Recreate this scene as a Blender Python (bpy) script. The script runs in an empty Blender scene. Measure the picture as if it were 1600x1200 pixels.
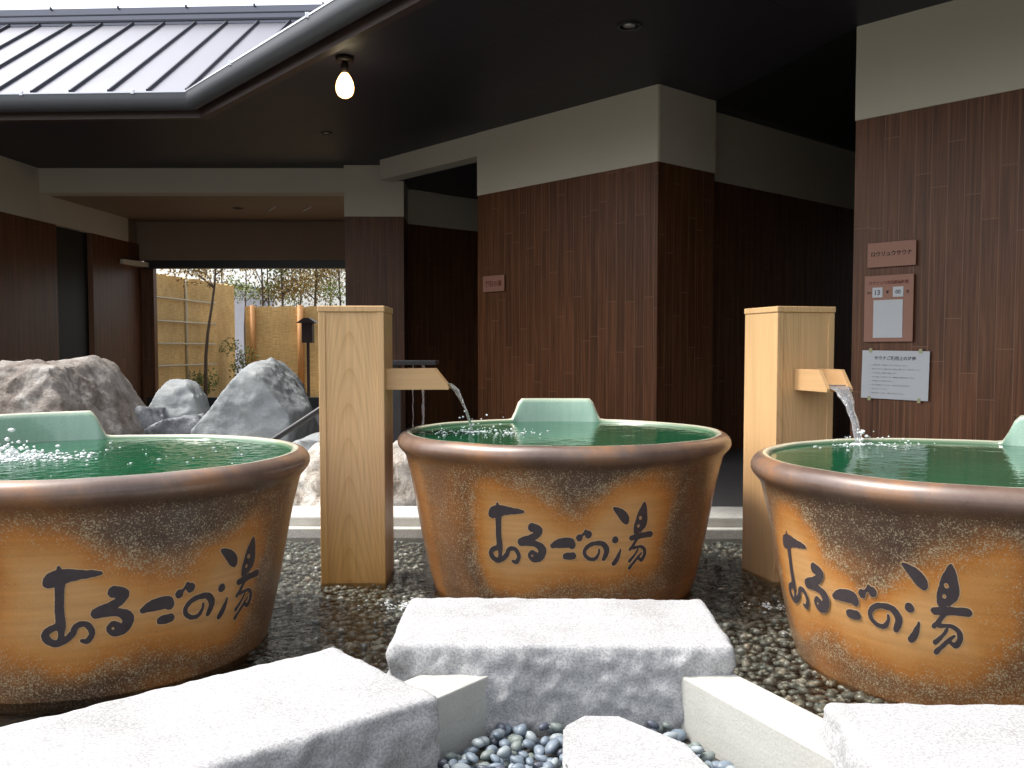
import bpy, bmesh, math, random
import numpy as np
from mathutils import Vector, Matrix, noise, Euler
R = math.radians
SC = bpy.context.scene
COL = SC.collection

# ------------------------------------------------------------------ camera, world, sun, exposure
CAM_H = 0.90
cd = bpy.data.cameras.new('camera')
cam = bpy.data.objects.new('camera', cd); COL.objects.link(cam)
PITCH = math.atan(75/1440)
cam.location = (0, 0, CAM_H)
cam.rotation_euler = (math.pi/2-PITCH, 0, 0)
cd.sensor_width = 36; cd.lens = 1440/1600*36; cd.shift_y = 20/1600
cd.clip_start = 0.05; cd.clip_end = 2000
SC.camera = cam

SUN_EL, SUN_AZ = R(60), R(-82)           # azimuth from +Y, clockwise positive: the sun stands to the left
W = bpy.data.worlds.new('World'); SC.world = W; W.use_nodes = True
wn = W.node_tree; wn.nodes.clear()
wo = wn.nodes.new('ShaderNodeOutputWorld'); wb = wn.nodes.new('ShaderNodeBackground')
sk = wn.nodes.new('ShaderNodeTexSky'); sk.sky_type = 'NISHITA'; sk.sun_disc = False
sk.sun_elevation = SUN_EL; sk.sun_rotation = SUN_AZ; sk.dust_density = 4.0; sk.air_density = 1.0; sk.ozone_density = 1.0
hs = wn.nodes.new('ShaderNodeHueSaturation'); hs.inputs['Saturation'].default_value = 0.30
wn.links.new(sk.outputs[0], hs.inputs['Color']); wn.links.new(hs.outputs[0], wb.inputs['Color'])
wb.inputs['Strength'].default_value = 0.15
wn.links.new(wb.outputs[0], wo.inputs['Surface'])
sl = bpy.data.lights.new('sun', 'SUN'); so = bpy.data.objects.new('sun', sl); COL.objects.link(so)
sl.energy = 1.3; sl.angle = R(10); sl.color = (1.0, 0.95, 0.88)
sdir = Vector((math.sin(SUN_AZ)*math.cos(SUN_EL), math.cos(SUN_AZ)*math.cos(SUN_EL), math.sin(SUN_EL)))
so.rotation_euler = sdir.to_track_quat('Z', 'Y').to_euler()
so.location = (-4, -2, 8)
SC.view_settings.view_transform = 'Standard'; SC.view_settings.look = 'None'
SC.view_settings.gamma = 1; SC.view_settings.exposure = 1.3
SC.render.engine = 'CYCLES'
SC.cycles.use_denoising = True
SC.cycles.max_bounces = 8; SC.cycles.transparent_max_bounces = 12
SC.cycles.sample_clamp_indirect = 6

# ------------------------------------------------------------------ helpers
def px(x, y, D):
    """a point at forward distance D seen at photo pixel x, y (level-camera approximation)"""
    return Vector(((x-800)*D/1440, D, CAM_H-(y-545)*D/1440))

def link(name, me, mat=None, parent=None, loc=(0, 0, 0), rz=0):
    o = bpy.data.objects.new(name, me); COL.objects.link(o)
    o.location = loc; o.rotation_euler = (0, 0, rz)
    if mat is not None and me is not None:
        me.materials.clear()
        for m in (mat if isinstance(mat, (list, tuple)) else [mat]): me.materials.append(m)
    if parent: o.parent = parent
    return o
def empty(name, loc=(0, 0, 0), rz=0):
    o = bpy.data.objects.new(name, None); COL.objects.link(o); o.location = loc; o.rotation_euler = (0, 0, rz)
    o.empty_display_size = 0.1
    return o
def tag(o, label=None, cat=None, group=None, kind=None):
    if label: o['label'] = label
    if cat: o['category'] = cat
    if group: o['group'] = group
    if kind: o['kind'] = kind
    return o
def pymesh(name, V, F, smooth=False):
    me = bpy.data.meshes.new(name); me.from_pydata([tuple(v) for v in V], [], [tuple(f) for f in F]); me.update()
    if smooth: me.polygons.foreach_set('use_smooth', [True]*len(me.polygons))
    return me
class MB:
    def __init__(s): s.bm = bmesh.new()
    def box(s, x0, x1, y0, y1, z0, z1, M=None, bev=0):
        vs = [s.bm.verts.new(v) for v in [(x0,y0,z0),(x1,y0,z0),(x1,y1,z0),(x0,y1,z0),(x0,y0,z1),(x1,y0,z1),(x1,y1,z1),(x0,y1,z1)]]
        fs = [s.bm.faces.new([vs[i] for i in f]) for f in [(0,3,2,1),(4,5,6,7),(0,1,5,4),(1,2,6,5),(2,3,7,6),(3,0,4,7)]]
        if bev:
            es = list({e for f in fs for e in f.edges})
            r = bmesh.ops.bevel(s.bm, geom=es, offset=bev, segments=2, profile=0.5, affect='EDGES')
            vs = list({v for f in r['faces'] for v in f.verts} | {v for v in vs if v.is_valid})
        if M is not None: bmesh.ops.transform(s.bm, matrix=M, verts=[v for v in vs if v.is_valid])
        return s
    def tube(s, pts, rad, n=10, cap=True):
        pts = [Vector(p) for p in pts]; rings = []
        if not hasattr(rad, '__len__'): rad = [rad]*len(pts)
        for i, p in enumerate(pts):
            t = (pts[min(i+1, len(pts)-1)]-pts[max(i-1, 0)]).normalized()
            a = t.cross(Vector((0, 1, 0)) if abs(t.y) < .9 else Vector((1, 0, 0))).normalized(); b = t.cross(a)
            rings.append([s.bm.verts.new(p+rad[i]*(math.cos(k*2*math.pi/n)*a+math.sin(k*2*math.pi/n)*b)) for k in range(n)])
        for i in range(len(rings)-1):
            for k in range(n):
                f = s.bm.faces.new([rings[i][k], rings[i][(k+1) % n], rings[i+1][(k+1) % n], rings[i+1][k]]); f.smooth = True
        if cap:
            s.bm.faces.new(rings[0][::-1]); s.bm.faces.new(rings[-1])
        return s
    def lathe(s, prof, n=32, c=(0, 0, 0)):
        rings = []
        for r, z in prof:
            rings.append([s.bm.verts.new((c[0]+r*math.cos(k*2*math.pi/n), c[1]+r*math.sin(k*2*math.pi/n), c[2]+z)) for k in range(n)])
        for i in range(len(rings)-1):
            for k in range(n):
                f = s.bm.faces.new([rings[i][k], rings[i][(k+1) % n], rings[i+1][(k+1) % n], rings[i+1][k]]); f.smooth = True
        s.bm.faces.new(rings[0][::-1]); s.bm.faces.new(rings[-1])
        return s
    def prism(s, poly, h0, h1, axis='z'):
        def P(a, b, h): return {'z': (a, b, h), 'y': (a, h, b), 'x': (h, a, b)}[axis]
        A = [s.bm.verts.new(P(a, b, h0)) for a, b in poly]; B = [s.bm.verts.new(P(a, b, h1)) for a, b in poly]
        s.bm.faces.new(A[::-1]); s.bm.faces.new(B)
        for i in range(len(A)):
            j = (i+1) % len(A); s.bm.faces.new([A[i], A[j], B[j], B[i]])
        return s
    def mesh(s, name):
        bmesh.ops.recalc_face_normals(s.bm, faces=s.bm.faces)
        me = bpy.data.meshes.new(name); s.bm.to_mesh(me); s.bm.free(); return me
    def build(s, name, mat, parent=None, loc=(0, 0, 0), rz=0):
        return link(name, s.mesh(name), mat, parent, loc, rz)

# ------------------------------------------------------------------ materials
class NT:
    def __init__(s, name):
        s.m = bpy.data.materials.new(name); s.m.use_nodes = True; s.t = s.m.node_tree; s.t.nodes.clear()
        s.out = s.t.nodes.new('ShaderNodeOutputMaterial'); s.p = s.t.nodes.new('ShaderNodeBsdfPrincipled')
        s.t.links.new(s.p.outputs[0], s.out.inputs['Surface'])
        s.tc = s.t.nodes.new('ShaderNodeTexCoord')
    def n(s, typ, **kw):
        nd = s.t.nodes.new(typ)
        for k, v in kw.items(): setattr(nd, k, v)
        return nd
    def l(s, a, b): s.t.links.new(a, b)
    def mapping(s, scale=(1, 1, 1), loc=(0, 0, 0), rot=(0, 0, 0), src='Object'):
        mp = s.n('ShaderNodeMapping'); mp.inputs['Scale'].default_value = scale; mp.inputs['Location'].default_value = loc
        mp.inputs['Rotation'].default_value = rot
        s.l(s.tc.outputs[src], mp.inputs['Vector']); return mp.outputs[0]
    def noise(s, vec, scale, detail=4, rough=0.55, dist=0):
        nd = s.n('ShaderNodeTexNoise'); nd.inputs['Scale'].default_value = scale; nd.inputs['Detail'].default_value = detail
        nd.inputs['Roughness'].default_value = rough; nd.inputs['Distortion'].default_value = dist
        if vec is not None: s.l(vec, nd.inputs['Vector'])
        return nd.outputs['Fac']
    def ramp(s, fac, stops, interp='LINEAR'):
        nd = s.n('ShaderNodeValToRGB'); cr = nd.color_ramp; cr.interpolation = interp
        while len(cr.elements) < len(stops): cr.elements.new(0.5)
        for e, (p, c) in zip(cr.elements, stops):
            e.position = p; e.color = (c, c, c, 1) if not hasattr(c, '__len__') else (*c, 1)
        s.l(fac, nd.inputs[0]); return nd.outputs[0]
    def mix(s, fac, a, b, blend='MIX'):
        nd = s.n('ShaderNodeMix', data_type='RGBA', blend_type=blend)
        for v, i in ((fac, 0), (a, 6), (b, 7)):
            if isinstance(v, (int, float)): nd.inputs[i].default_value = v if i == 0 else (v, v, v, 1)
            elif isinstance(v, tuple): nd.inputs[i].default_value = (*v, 1)
            else: s.l(v, nd.inputs[i])
        return nd.outputs[2]
    def math(s, op, a, b=0.0, clamp=False):
        nd = s.n('ShaderNodeMath', operation=op, use_clamp=clamp)
        for v, i in ((a, 0), (b, 1)):
            if isinstance(v, (int, float)): nd.inputs[i].default_value = v
            else: s.l(v, nd.inputs[i])
        return nd.outputs[0]
    def bump(s, h, strength=0.3, dist=0.01):
        nd = s.n('ShaderNodeBump'); nd.inputs['Strength'].default_value = strength; nd.inputs['Distance'].default_value = dist
        s.l(h, nd.inputs['Height']); s.l(nd.outputs[0], s.p.inputs['Normal'])
    def set(s, **kw):
        names = dict(color='Base Color', rough='Roughness', metal='Metallic', spec='Specular IOR Level', coat='Coat Weight', coatr='Coat Roughness', ior='IOR', trans='Transmission Weight', em='Emission Color', es='Emission Strength', alpha='Alpha')
        for k, v in kw.items():
            i = s.p.inputs[names[k]]
            if isinstance(v, (int, float)): i.default_value = v
            elif isinstance(v, tuple): i.default_value = (*v, 1)
            else: s.l(v, i)
        return s
def plain(name, col, rough=0.6, var=0.12, scale=8, bump=0.0, **kw):
    m = NT(name); v = m.mapping()
    nz = m.noise(v, scale, 5)
    c = m.mix(nz, tuple(x*(1-var) for x in col), tuple(min(1, x*(1+var)) for x in col))
    m.set(color=c, rough=rough, **kw)
    if bump: m.bump(m.noise(v, scale*6, 4), bump, 0.004)
    return m.m

def panel_mat():
    """dark red-brown vertical boards of woodgrain cladding, along local x, upright in z"""
    m = NT('wood_cladding')
    sep = m.n('ShaderNodeSeparateXYZ'); m.l(m.tc.outputs['Object'], sep.inputs[0])
    wn_ = m.n('ShaderNodeTexWhiteNoise', noise_dimensions='1D'); m.l(m.math('FLOOR', m.math('DIVIDE', sep.outputs[0], .086)), wn_.inputs['W'])
    cb = m.n('ShaderNodeCombineXYZ'); m.l(m.math('ADD', sep.outputs[2], m.math('MULTIPLY', wn_.outputs['Value'], 1.84)), cb.inputs[0]); m.l(sep.outputs[0], cb.inputs[1])
    br = m.n('ShaderNodeTexBrick'); m.l(cb.outputs[0], br.inputs['Vector'])
    br.offset = 0.0; br.offset_frequency = 2; br.squash = 1
    br.inputs['Scale'].default_value = 1; br.inputs['Brick Width'].default_value = 0.92; br.inputs['Row Height'].default_value = 0.086
    br.inputs['Mortar Size'].default_value = 0.0028; br.inputs['Mortar Smooth'].default_value = 0.2; br.inputs['Bias'].default_value = 0
    br.inputs['Color1'].default_value = (0, 0, 0, 1); br.inputs['Color2'].default_value = (1, 1, 1, 1); br.inputs['Mortar'].default_value = (.5, .5, .5, 1)
    g1 = m.noise(m.mapping((60, 60, 1.6)), 1.0, 5, 0.6, 0.4)
    g2 = m.noise(m.mapping((190, 190, 3)), 1.0, 3, 0.6)
    g3 = m.noise(m.mapping((3, 3, .6)), 1.0, 3)
    base = m.ramp(g1, [(0.28, (.074, .028, .012)), (0.55, (.158, .063, .026)), (0.75, (.24, .106, .046))])
    tone = m.mix(br.outputs['Color'], (.86, .86, .86), (1.13, 1.10, 1.06))
    c = m.mix(1.0, base, tone, 'MULTIPLY')
    c = m.mix(1.0, c, m.ramp(g2, [(0.3, .72), (0.7, 1.22)]), 'MULTIPLY')
    c = m.mix(1.0, c, m.ramp(g3, [(0.3, .85), (0.7, 1.15)]), 'MULTIPLY')
    c = m.mix(m.math('MULTIPLY', br.outputs['Fac'], .65), c, (.25, .13, .08))
    m.set(color=c, rough=0.42, spec=0.35)
    m.bump(m.math('ADD', m.math('MULTIPLY', g2, .35), m.math('MULTIPLY', br.outputs['Fac'], -1.0)), 0.35, 0.002)
    return m.m
def post_mat(name, off):
    """planed cypress with cathedral grain running up local z"""
    m = NT(name)
    d = m.noise(m.mapping((3.0, 3.0, .55), loc=off), 1.0, 2, 0.4)
    sep = m.n('ShaderNodeSeparateXYZ'); m.l(m.mapping(loc=off), sep.inputs[0])
    # distance from a tilted heart line: parabola shaped arches in a flat-sawn face
    x = m.math('MULTIPLY', sep.outputs[0], 9.0); x2 = m.math('MULTIPLY', x, x)
    y = m.math('MULTIPLY', sep.outputs[1], 9.0); y2 = m.math('MULTIPLY', y, y)
    r = m.math('ADD', m.math('ADD', m.math('MULTIPLY', x2, 2.5), m.math('MULTIPLY', y2, 2.5)), m.math('MULTIPLY', sep.outputs[2], 4.0))
    r = m.math('ADD', r, m.math('MULTIPLY', d, 5.0))
    w = m.math('FRACT', m.math('MULTIPLY', r, 2.6))
    ring = m.ramp(w, [(0.0, .25), (0.55, .0), (0.85, .55), (0.97, 1.0), (1.0, .25)])
    fib = m.noise(m.mapping((170, 170, 3.5)), 1.0, 3, .6)
    wide = m.noise(m.mapping((5, 5, .8)), 1.0, 3)
    c = m.mix(m.math('MULTIPLY', ring, .55), (.72, .475, .245), (.52, .30, .13))
    c = m.mix(1.0, c, m.ramp(fib, [(0.3, .88), (0.7, 1.08)]), 'MULTIPLY')
    c = m.mix(1.0, c, m.ramp(wide, [(0.3, (.90, .86, .80)), (0.7, (1.07, 1.05, 1.03))]), 'MULTIPLY')
    # damp, darker foot and green-yellow tinge near the water
    wz = m.ramp(m.math('ADD', sep.outputs[2], m.math('MULTIPLY', m.math('SUBTRACT', wide, .5), .25)), [(0.02, (.62, .50, .26)), (0.16, (.85, .78, .55)), (0.42, (1, 1, 1))])
    c = m.mix(1.0, c, wz, 'MULTIPLY')
    m.set(color=c, rough=0.45, spec=0.4); m.bump(fib, 0.12, 0.001)
    return m.m
def cream_mat():
    m = NT('cream_render'); v = m.mapping()
    n = m.noise(v, 1.3, 4); n2 = m.noise(v, 220, 3)
    c = m.mix(n, (.66, .62, .51), (.72, .68, .57))
    m.set(color=c, rough=.85, spec=.2); m.bump(n2, .25, .001); return m.m
def granite_mat(name, lo, hi, dark=(.10, .10, .11), speck=.5, fine=230, bmp=.45):
    m = NT(name); v = m.mapping()
    a = m.noise(v, fine, 4, .8); b = m.noise(v, fine*1.7, 2, .7); c0 = m.noise(v, 6, 5, .6)
    c = m.mix(m.ramp(a, [(.44, 0.0), (.56, 1.0)]), lo, hi)
    c = m.mix(m.math('MULTIPLY', m.ramp(b, [(.30, 1.0), (.40, 0.0)]), speck), c, dark)
    c = m.mix(1.0, c, m.ramp(c0, [(.32, (.84, .83, .81)), (.5, (.98, .98, .98)), (.7, (1.04, 1.04, 1.04))]), 'MULTIPLY')
    m.set(color=c, rough=.8, spec=.25)
    m.bump(m.math('ADD', a, m.math('MULTIPLY', b, .5)), bmp, .002)
    return m.m
def rock_mat(name, stops, scale=5, rough=.75, vein=None, bump=.8):
    m = NT(name); v = m.mapping()
    a = m.noise(v, scale, 9, .68, .6); f = m.noise(v, scale*12, 4, .7)
    c = m.ramp(m.math('ADD', m.math('MULTIPLY', a, .75), m.math('MULTIPLY', f, .25)), stops)
    if vein:
        vv = m.noise(m.mapping((2, 2, 6), rot=(0, .6, .3)), 2.2, 6, .6, 1.2)
        c = m.mix(m.ramp(vv, [(.485, 0.0), (.50, .55), (.515, 0.0)]), c, vein)
    m.set(color=c, rough=rough, spec=.3)
    m.bump(m.math('ADD', a, m.math('MULTIPLY', f, .3)), bump, .03); return m.m
def glaze_mat():
    m = NT('ash_glaze'); v = m.mapping()
    at = m.n('ShaderNodeAttribute', attribute_name='glaze', attribute_type='GEOMETRY')
    sepc = m.n('ShaderNodeSeparateColor'); m.l(at.outputs['Color'], sepc.inputs[0])
    g, sp, rimv = sepc.outputs[0], sepc.outputs[1], sepc.outputs[2]
    n1 = m.noise(v, 16, 5, .65); n2 = m.noise(v, 150, 3, .7); n3 = m.noise(m.mapping((2, 2, 60)), 1.0, 3, .6)
    gg = m.math('ADD', g, m.math('MULTIPLY', m.math('SUBTRACT', n1, .5), .15))
    gg = m.math('ADD', gg, m.math('MULTIPLY', m.math('SUBTRACT', n2, .5), .22), clamp=True)
    c = m.ramp(gg, [(0.0, (.055, .036, .030)), (.18, (.115, .060, .034)), (.38, (.25, .105, .034)), (.58, (.45, .170, .034)), (.80, (.55, .255, .072)), (1.0, (.60, .325, .125))])
    c = m.mix(1.0, c, m.ramp(n3, [(.3, .88), (.7, 1.08)]), 'MULTIPLY')
    # ash-coloured flecks
    n4 = m.noise(v, 20, 5, .7); n5 = m.noise(v, 215, 3, .75, .5); n6 = m.noise(v, 60, 2)
    dens = m.math('MULTIPLY', sp, m.ramp(n4, [(.36, .50), (.62, .88)]))
    th = m.math('SUBTRACT', .665, m.math('MULTIPLY', dens, .190))
    fl = m.math('MULTIPLY', m.math('SUBTRACT', n5, th), 22.0, clamp=True)
    c = m.mix(m.math('MULTIPLY', fl, .75), c, m.mix(n6, (.36, .33, .20), (.64, .54, .36)))
    # mottled brown of the rim glaze
    nr = m.noise(m.mapping((3, 3, 3)), 1.6, 4, .6)
    rc = m.ramp(nr, [(.36, (.115, .078, .066)), (.48, (.18, .125, .100)), (.58, (.29, .155, .085)), (.68, (.21, .11, .06))])
    c = m.mix(rimv, c, rc)
    m.set(color=c, rough=m.ramp(n2, [(.3, .26), (.7, .44)]), spec=.5, coat=.4, coatr=.2)
    m.bump(m.math('ADD', m.math('MULTIPLY', n2, .5), n1), .12, .004)
    return m.m
def celadon_mat():
    m = NT('celadon_glaze'); v = m.mapping((30, 30, 4))
    sep = m.n('ShaderNodeSeparateXYZ'); m.l(m.tc.outputs['Object'], sep.inputs[0])
    n = m.noise(v, 1.0, 4)
    c = m.mix(n, (.24, .42, .32), (.40, .56, .45))
    at = m.n('ShaderNodeAttribute', attribute_name='lip', attribute_type='GEOMETRY')
    dp = m.n('ShaderNodeAttribute', attribute_name='deep', attribute_type='GEOMETRY')
    c = m.mix(dp.outputs['Fac'], c, (.045, .15, .075))
    c = m.mix(at.outputs['Fac'], c, (.70, .62, .47))
    vo = m.n('ShaderNodeTexVoronoi', feature='DISTANCE_TO_EDGE'); vo.inputs['Scale'].default_value = 90; m.l(m.tc.outputs['Object'], vo.inputs['Vector'])
    c = m.mix(m.math('MULTIPLY', m.math('LESS_THAN', vo.outputs['Distance'], .03), .25), c, (.12, .2, .14))
    m.set(color=c, rough=.18, spec=.5, coat=.4, coatr=.08); return m.m
def bath_water_mat(name, wave, scale, col=(.009, .072, .032), amp=.02):
    """green bath water: clear surface over deep green glaze"""
    m = NT(name); v = m.mapping()
    a = m.noise(v, scale, 3, .55, .6); b = m.noise(v, scale*3.1, 3, .6, .3)
    big = m.noise(v, 3.0, 3)
    c = m.mix(big, tuple(x*.7 for x in col), tuple(x*1.5 for x in col))
    m.set(color=c, rough=.04, ior=1.33, spec=.5)
    m.bump(m.math('ADD', a, m.math('MULTIPLY', b, .35)), wave, amp)
    return m.m
def clear_water_mat(name, scale, wave, tint=(.9, .95, .95), base=.02):
    """thin clear water: what lies under shows through, the surface glints"""
    m = NT(name); t = m.t; t.nodes.remove(m.p)
    tr = m.n('ShaderNodeBsdfTransparent'); tr.inputs[0].default_value = (*tint, 1)
    gl = m.n('ShaderNodeBsdfGlossy'); gl.inputs['Roughness'].default_value = .05
    v = m.mapping(); nz = m.noise(v, scale, 4, .6, .8); n2 = m.noise(v, scale*3.5, 3, .6)
    bp = m.n('ShaderNodeBump'); bp.inputs['Strength'].default_value = wave; bp.inputs['Distance'].default_value = .02
    m.l(m.math('ADD', nz, m.math('MULTIPLY', n2, .4)), bp.inputs['Height']); m.l(bp.outputs[0], gl.inputs['Normal'])
    fr = m.n('ShaderNodeFresnel'); fr.inputs['IOR'].default_value = 1.33; m.l(bp.outputs[0], fr.inputs['Normal'])
    mx = m.n('ShaderNodeMixShader'); m.l(m.math('ADD', fr.outputs[0], base, clamp=True), mx.inputs[0])
    m.l(tr.outputs[0], mx.inputs[1]); m.l(gl.outputs[0], mx.inputs[2]); m.l(mx.outputs[0], m.out.inputs['Surface'])
    return m.m
def stream_mat():
    m = NT('falling_water'); m.set(color=(.95, .97, 1.0), rough=.08, ior=1.33, trans=.88, spec=.5)
    m.bump(m.noise(m.mapping((60, 60, 25)), 1.0, 3), .6, .01); return m.m
def foam_mat():
    m = NT('foam'); m.set(color=(.85, .88, .88), rough=.25, trans=.08, ior=1.33); return m.m

M = {}
M['panel'] = panel_mat(); M['cream'] = cream_mat()
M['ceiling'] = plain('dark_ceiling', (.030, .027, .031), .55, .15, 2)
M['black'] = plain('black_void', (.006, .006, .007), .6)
M['brownboard'] = plain('brown_board', (.060, .036, .030), .5, .2, 6)
M['porch'] = plain('porch_board', (.33, .235, .165), .6, .15, 3)
M['gutter'] = plain('gutter_metal', (.115, .122, .132), .45, .08, 5, metal=.3)
M['giltlip'] = plain('bright_lip', (.75, .77, .8), .25, .05, 5, metal=.6)
M['roof'] = plain('roof_metal', (.195, .20, .235), .36, .05, 3, metal=.7)
M['roofseam'] = plain('roof_seam_metal', (.055, .06, .075), .4, .1, 4, metal=.3)
M['floor'] = plain('stone_floor', (.085, .082, .080), .55, .25, 9, .2)
M['soil'] = plain('soil', (.045, .040, .034), .95, .3, 14, .6)
M['kerb'] = granite_mat('kerb_stone', (.50, .49, .45), (.66, .65, .60), speck=.25)
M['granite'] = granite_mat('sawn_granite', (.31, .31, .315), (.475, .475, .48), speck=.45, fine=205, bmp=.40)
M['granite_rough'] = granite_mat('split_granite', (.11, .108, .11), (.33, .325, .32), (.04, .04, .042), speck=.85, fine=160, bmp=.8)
def concrete():
    m = NT('cast_concrete'); v = m.mapping(); g = m.noise(m.mapping((5, 30, 30)), 1.0, 5, .65); b_ = m.noise(v, 3.5, 6, .65); f = m.noise(v, 180, 3)
    c = m.mix(g, (.40, .398, .36), (.54, .538, .50)); c = m.mix(m.ramp(b_, [(.52, 0.0), (.72, .45)]), c, (.27, .265, .22))
    c = m.mix(1.0, c, m.ramp(f, [(.3, .9), (.7, 1.06)]), 'MULTIPLY'); m.set(color=c, rough=.8); m.bump(m.math('ADD', f, g), .35, .002); return m.m
M['concrete'] = concrete()
M['glaze'] = glaze_mat(); M['celadon'] = celadon_mat()
M['ink'] = plain('iron_ink', (.058, .046, .050), .42, .35, 40)
M['inkrim'] = plain('pale_resist', (.60, .40, .22), .5, .1, 30)
M['stream'] = stream_mat(); M['foam'] = foam_mat()
M['poolwater'] = clear_water_mat('pool_water', 22, .5, (.80, .82, .78), -.03)
M['sign'] = plain('terracotta_plate', (.36, .175, .120), .55, .06, 20)
M['signtext'] = plain('sign_ink', (.03, .012, .010), .6)
M['signred'] = plain('sign_red_ink', (.17, .045, .03), .6)
M['paper'] = plain('paper', (.62, .64, .66), .6, .03, 10)
M['papertext'] = plain('paper_ink', (.16, .16, .18), .7)
M['tape'] = plain('clear_tape', (.42, .42, .22), .3)
M['metalblack'] = plain('black_metal', (.018, .018, .02), .35, .2, 8)
M['darkstone'] = plain('dark_polished_stone', (.035, .036, .040), .25, .3, 12)
M['lampmount'] = plain('lamp_mount', (.03, .018, .016), .5)
mb = NT('lit_bulb'); lw = mb.n('ShaderNodeLayerWeight'); lw.inputs['Blend'].default_value = .35
mb.set(color=(1, .9, .7), em=mb.ramp(lw.outputs['Facing'], [(0.25, (1, .86, .55)), (.75, (.75, .36, .08)), (1.0, (.45, .16, .02))]), es=3.2); M['bulb'] = mb.m

# ------------------------------------------------------------------ ground
def sheet(name, poly, z, mat, kind='structure', thick=0.05):
    b = MB(); b.prism(poly, z-thick, z); o = b.build(name, mat); tag(o, kind=kind); return o
sheet('ground', [(-400, -400), (400, -400), (400, 400), (-400, 400)], -0.10, M['soil'])
POOL = [(-3.2, 0.9), (3.6, 0.9), (3.6, 4.16), (-3.2, 4.16)]
sheet('floor', [(-9, 4.55), (9, 4.55), (9, 11.45), (-9, 11.45)], 0.10, M['floor'], thick=.2)
sheet('pool_bed', [(-3.2, -1.5), (3.6, -1.5), (3.6, 4.2), (-3.2, 4.2)], -0.012, M['soil'])

# kerb behind the pool
def kerb(x0, x1, y, rz, label):
    b = MB(); b.box(0, x1-x0, 0, .30, -.05, .12, bev=.008)
    b.box(.0, x1-x0, -.05, -.002, -.05, .075, bev=.006)
    o = b.build('pool_kerb', M['kerb'], loc=(x0, y, 0), rz=rz)
    tag(o, label, 'kerb'); return o
kerb(-3.2, .35, 4.28, R(-.6), 'pale stone kerb closing the pebble pool behind the left wooden post')
kerb(.36, 3.6, 4.24, R(-.6), 'pale stone kerb seen in the gap between middle tub and right wooden post')

# ------------------------------------------------------------------ building
D1 = Vector((-.670, .742, 0)); D2 = Vector((.743, .669, 0))
BLD = empty('bathhouse', (0, 6, 0)); tag(BLD, 'dark bathhouse pavilion with woodgrain walls, cream bands and black soffit behind the tubs', 'building')
def wall(name, p0, p1, z0, z1, mat, t=.12, parent=BLD, side=1):
    """box whose front face runs p0 -> p1; thickness goes to the left of the direction if side=1"""
    p0 = Vector(p0); p1 = Vector(p1); d = (p1-p0); L = d.length
    b = MB(); b.box(0, L, 0 if side > 0 else -t, t if side > 0 else 0, z0, z1)
    me = b.mesh(name)
    o = link(name, me, mat)
    o.location = (p0.x, p0.y, 0); o.rotation_euler = (0, 0, math.atan2(d.y, d.x))
    o.parent = parent; o.matrix_parent_inverse = parent.matrix_basis.inverted()
    return o
BLD.matrix_basis = Matrix.Translation((0, 6, 0))
def XY(x, D): return ((x-800)*D/1440, D)
CE = 2.70; BB = 2.18
def clad(p0, p1, top=CE, band=BB, base=.10, side=1, t=.12):
    w = wall('wall_panel', p0, p1, base, band, M['panel'], t, side=side)
    d = (Vector(p1)-Vector(p0)).normalized(); n = Vector((d.y, -d.x))*(.006*side)
    a = Vector(p0)+n; c = Vector(p1)+n
    f = wall('cream_band', a, c, band+.001, top, M['cream'], t, side=side)
    return w, f
# block in the middle: front and side
C1 = Vector((1.0, 6.38)); E1 = C1+D1.xy*1.922; S1 = C1+D2.xy*.648
clad(E1, C1)
clad(C1+D2.xy*.002, S1)
# returning wall behind the middle block, running back into the dark passage
q = Vector(XY(1113, 7.12)); clad(q, q+D2.xy*2.4)
wall('wall_panel', S1, q+Vector((.0, .0)), .10, CE, M['panel'], .05)
clad(E1+D2.xy*.9, E1, t=.1)                       # left flank of the block, inside the opening
# thin beam from the block to the pillar
PB = Vector(XY(596, 8.90)); nb = Vector((D1.y, -D1.x))
wall('beam', PB, E1, 2.512, CE, M['cream'], .16)
# pillar
wall('wall_panel', XY(541, 9.16), XY(632, 9.16), .10, 2.20, M['panel'], .35)
wall('cream_band', (XY(541, 9.16)[0]-.004, 9.152), (XY(632, 9.16)[0]+.004, 9.152), 2.201, CE, M['cream'], .36)
# recess wall between pillar and block
ra = Vector(XY(628, 9.55)); rb = ra+D2.xy*2.6
wall('wall_panel', ra, rb, .10, 2.19, M['panel'], .1)
wall('cream_band', ra, rb, 2.191, 2.54, M['cream'], .1)
# cross beam on the left and its porch
wall('beam', XY(38, 9.30), XY(541, 9.30), 2.457, CE, M['cream'], .2)
# left wing
LA = Vector((-5.05, 5.2)); LB = Vector((-4.595, 11.1))
ld = (LB-LA).normalized()
def LP(D): return LA+ld*((D-LA.y)/ld.y)
wall('wall_panel', LA, LP(9.60), .10, BB, M['panel'], .1)
wall('doorway', LP(9.60)+Vector((-.06, 0)), LP(10.30)+Vector((-.06, 0)), .10, BB, M['black'], .1)  # darkness of the door opening painted as a black panel
wall('wall_panel', LP(10.30), LP(11.42), .10, BB, M['panel'], .1)
off = Vector((.01, 0))
wall('cream_band', LA+off, LP(9.30)+off, BB+.001, CE, M['cream'], .1)
wall('cream_band', LP(9.302)+off, LP(11.1)+off, BB+.001, 2.455, M['cream'], .1)
wall('wall_panel', LP(11.05)+Vector((-.02,0)), LP(11.55)+Vector((-.02,0)), BB+.002, 2.456, M['porch'], .1)
wall('wall_panel', LP(11.42), (-4.42, 11.42), .10, 1.92, M['panel'], .10)
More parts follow.
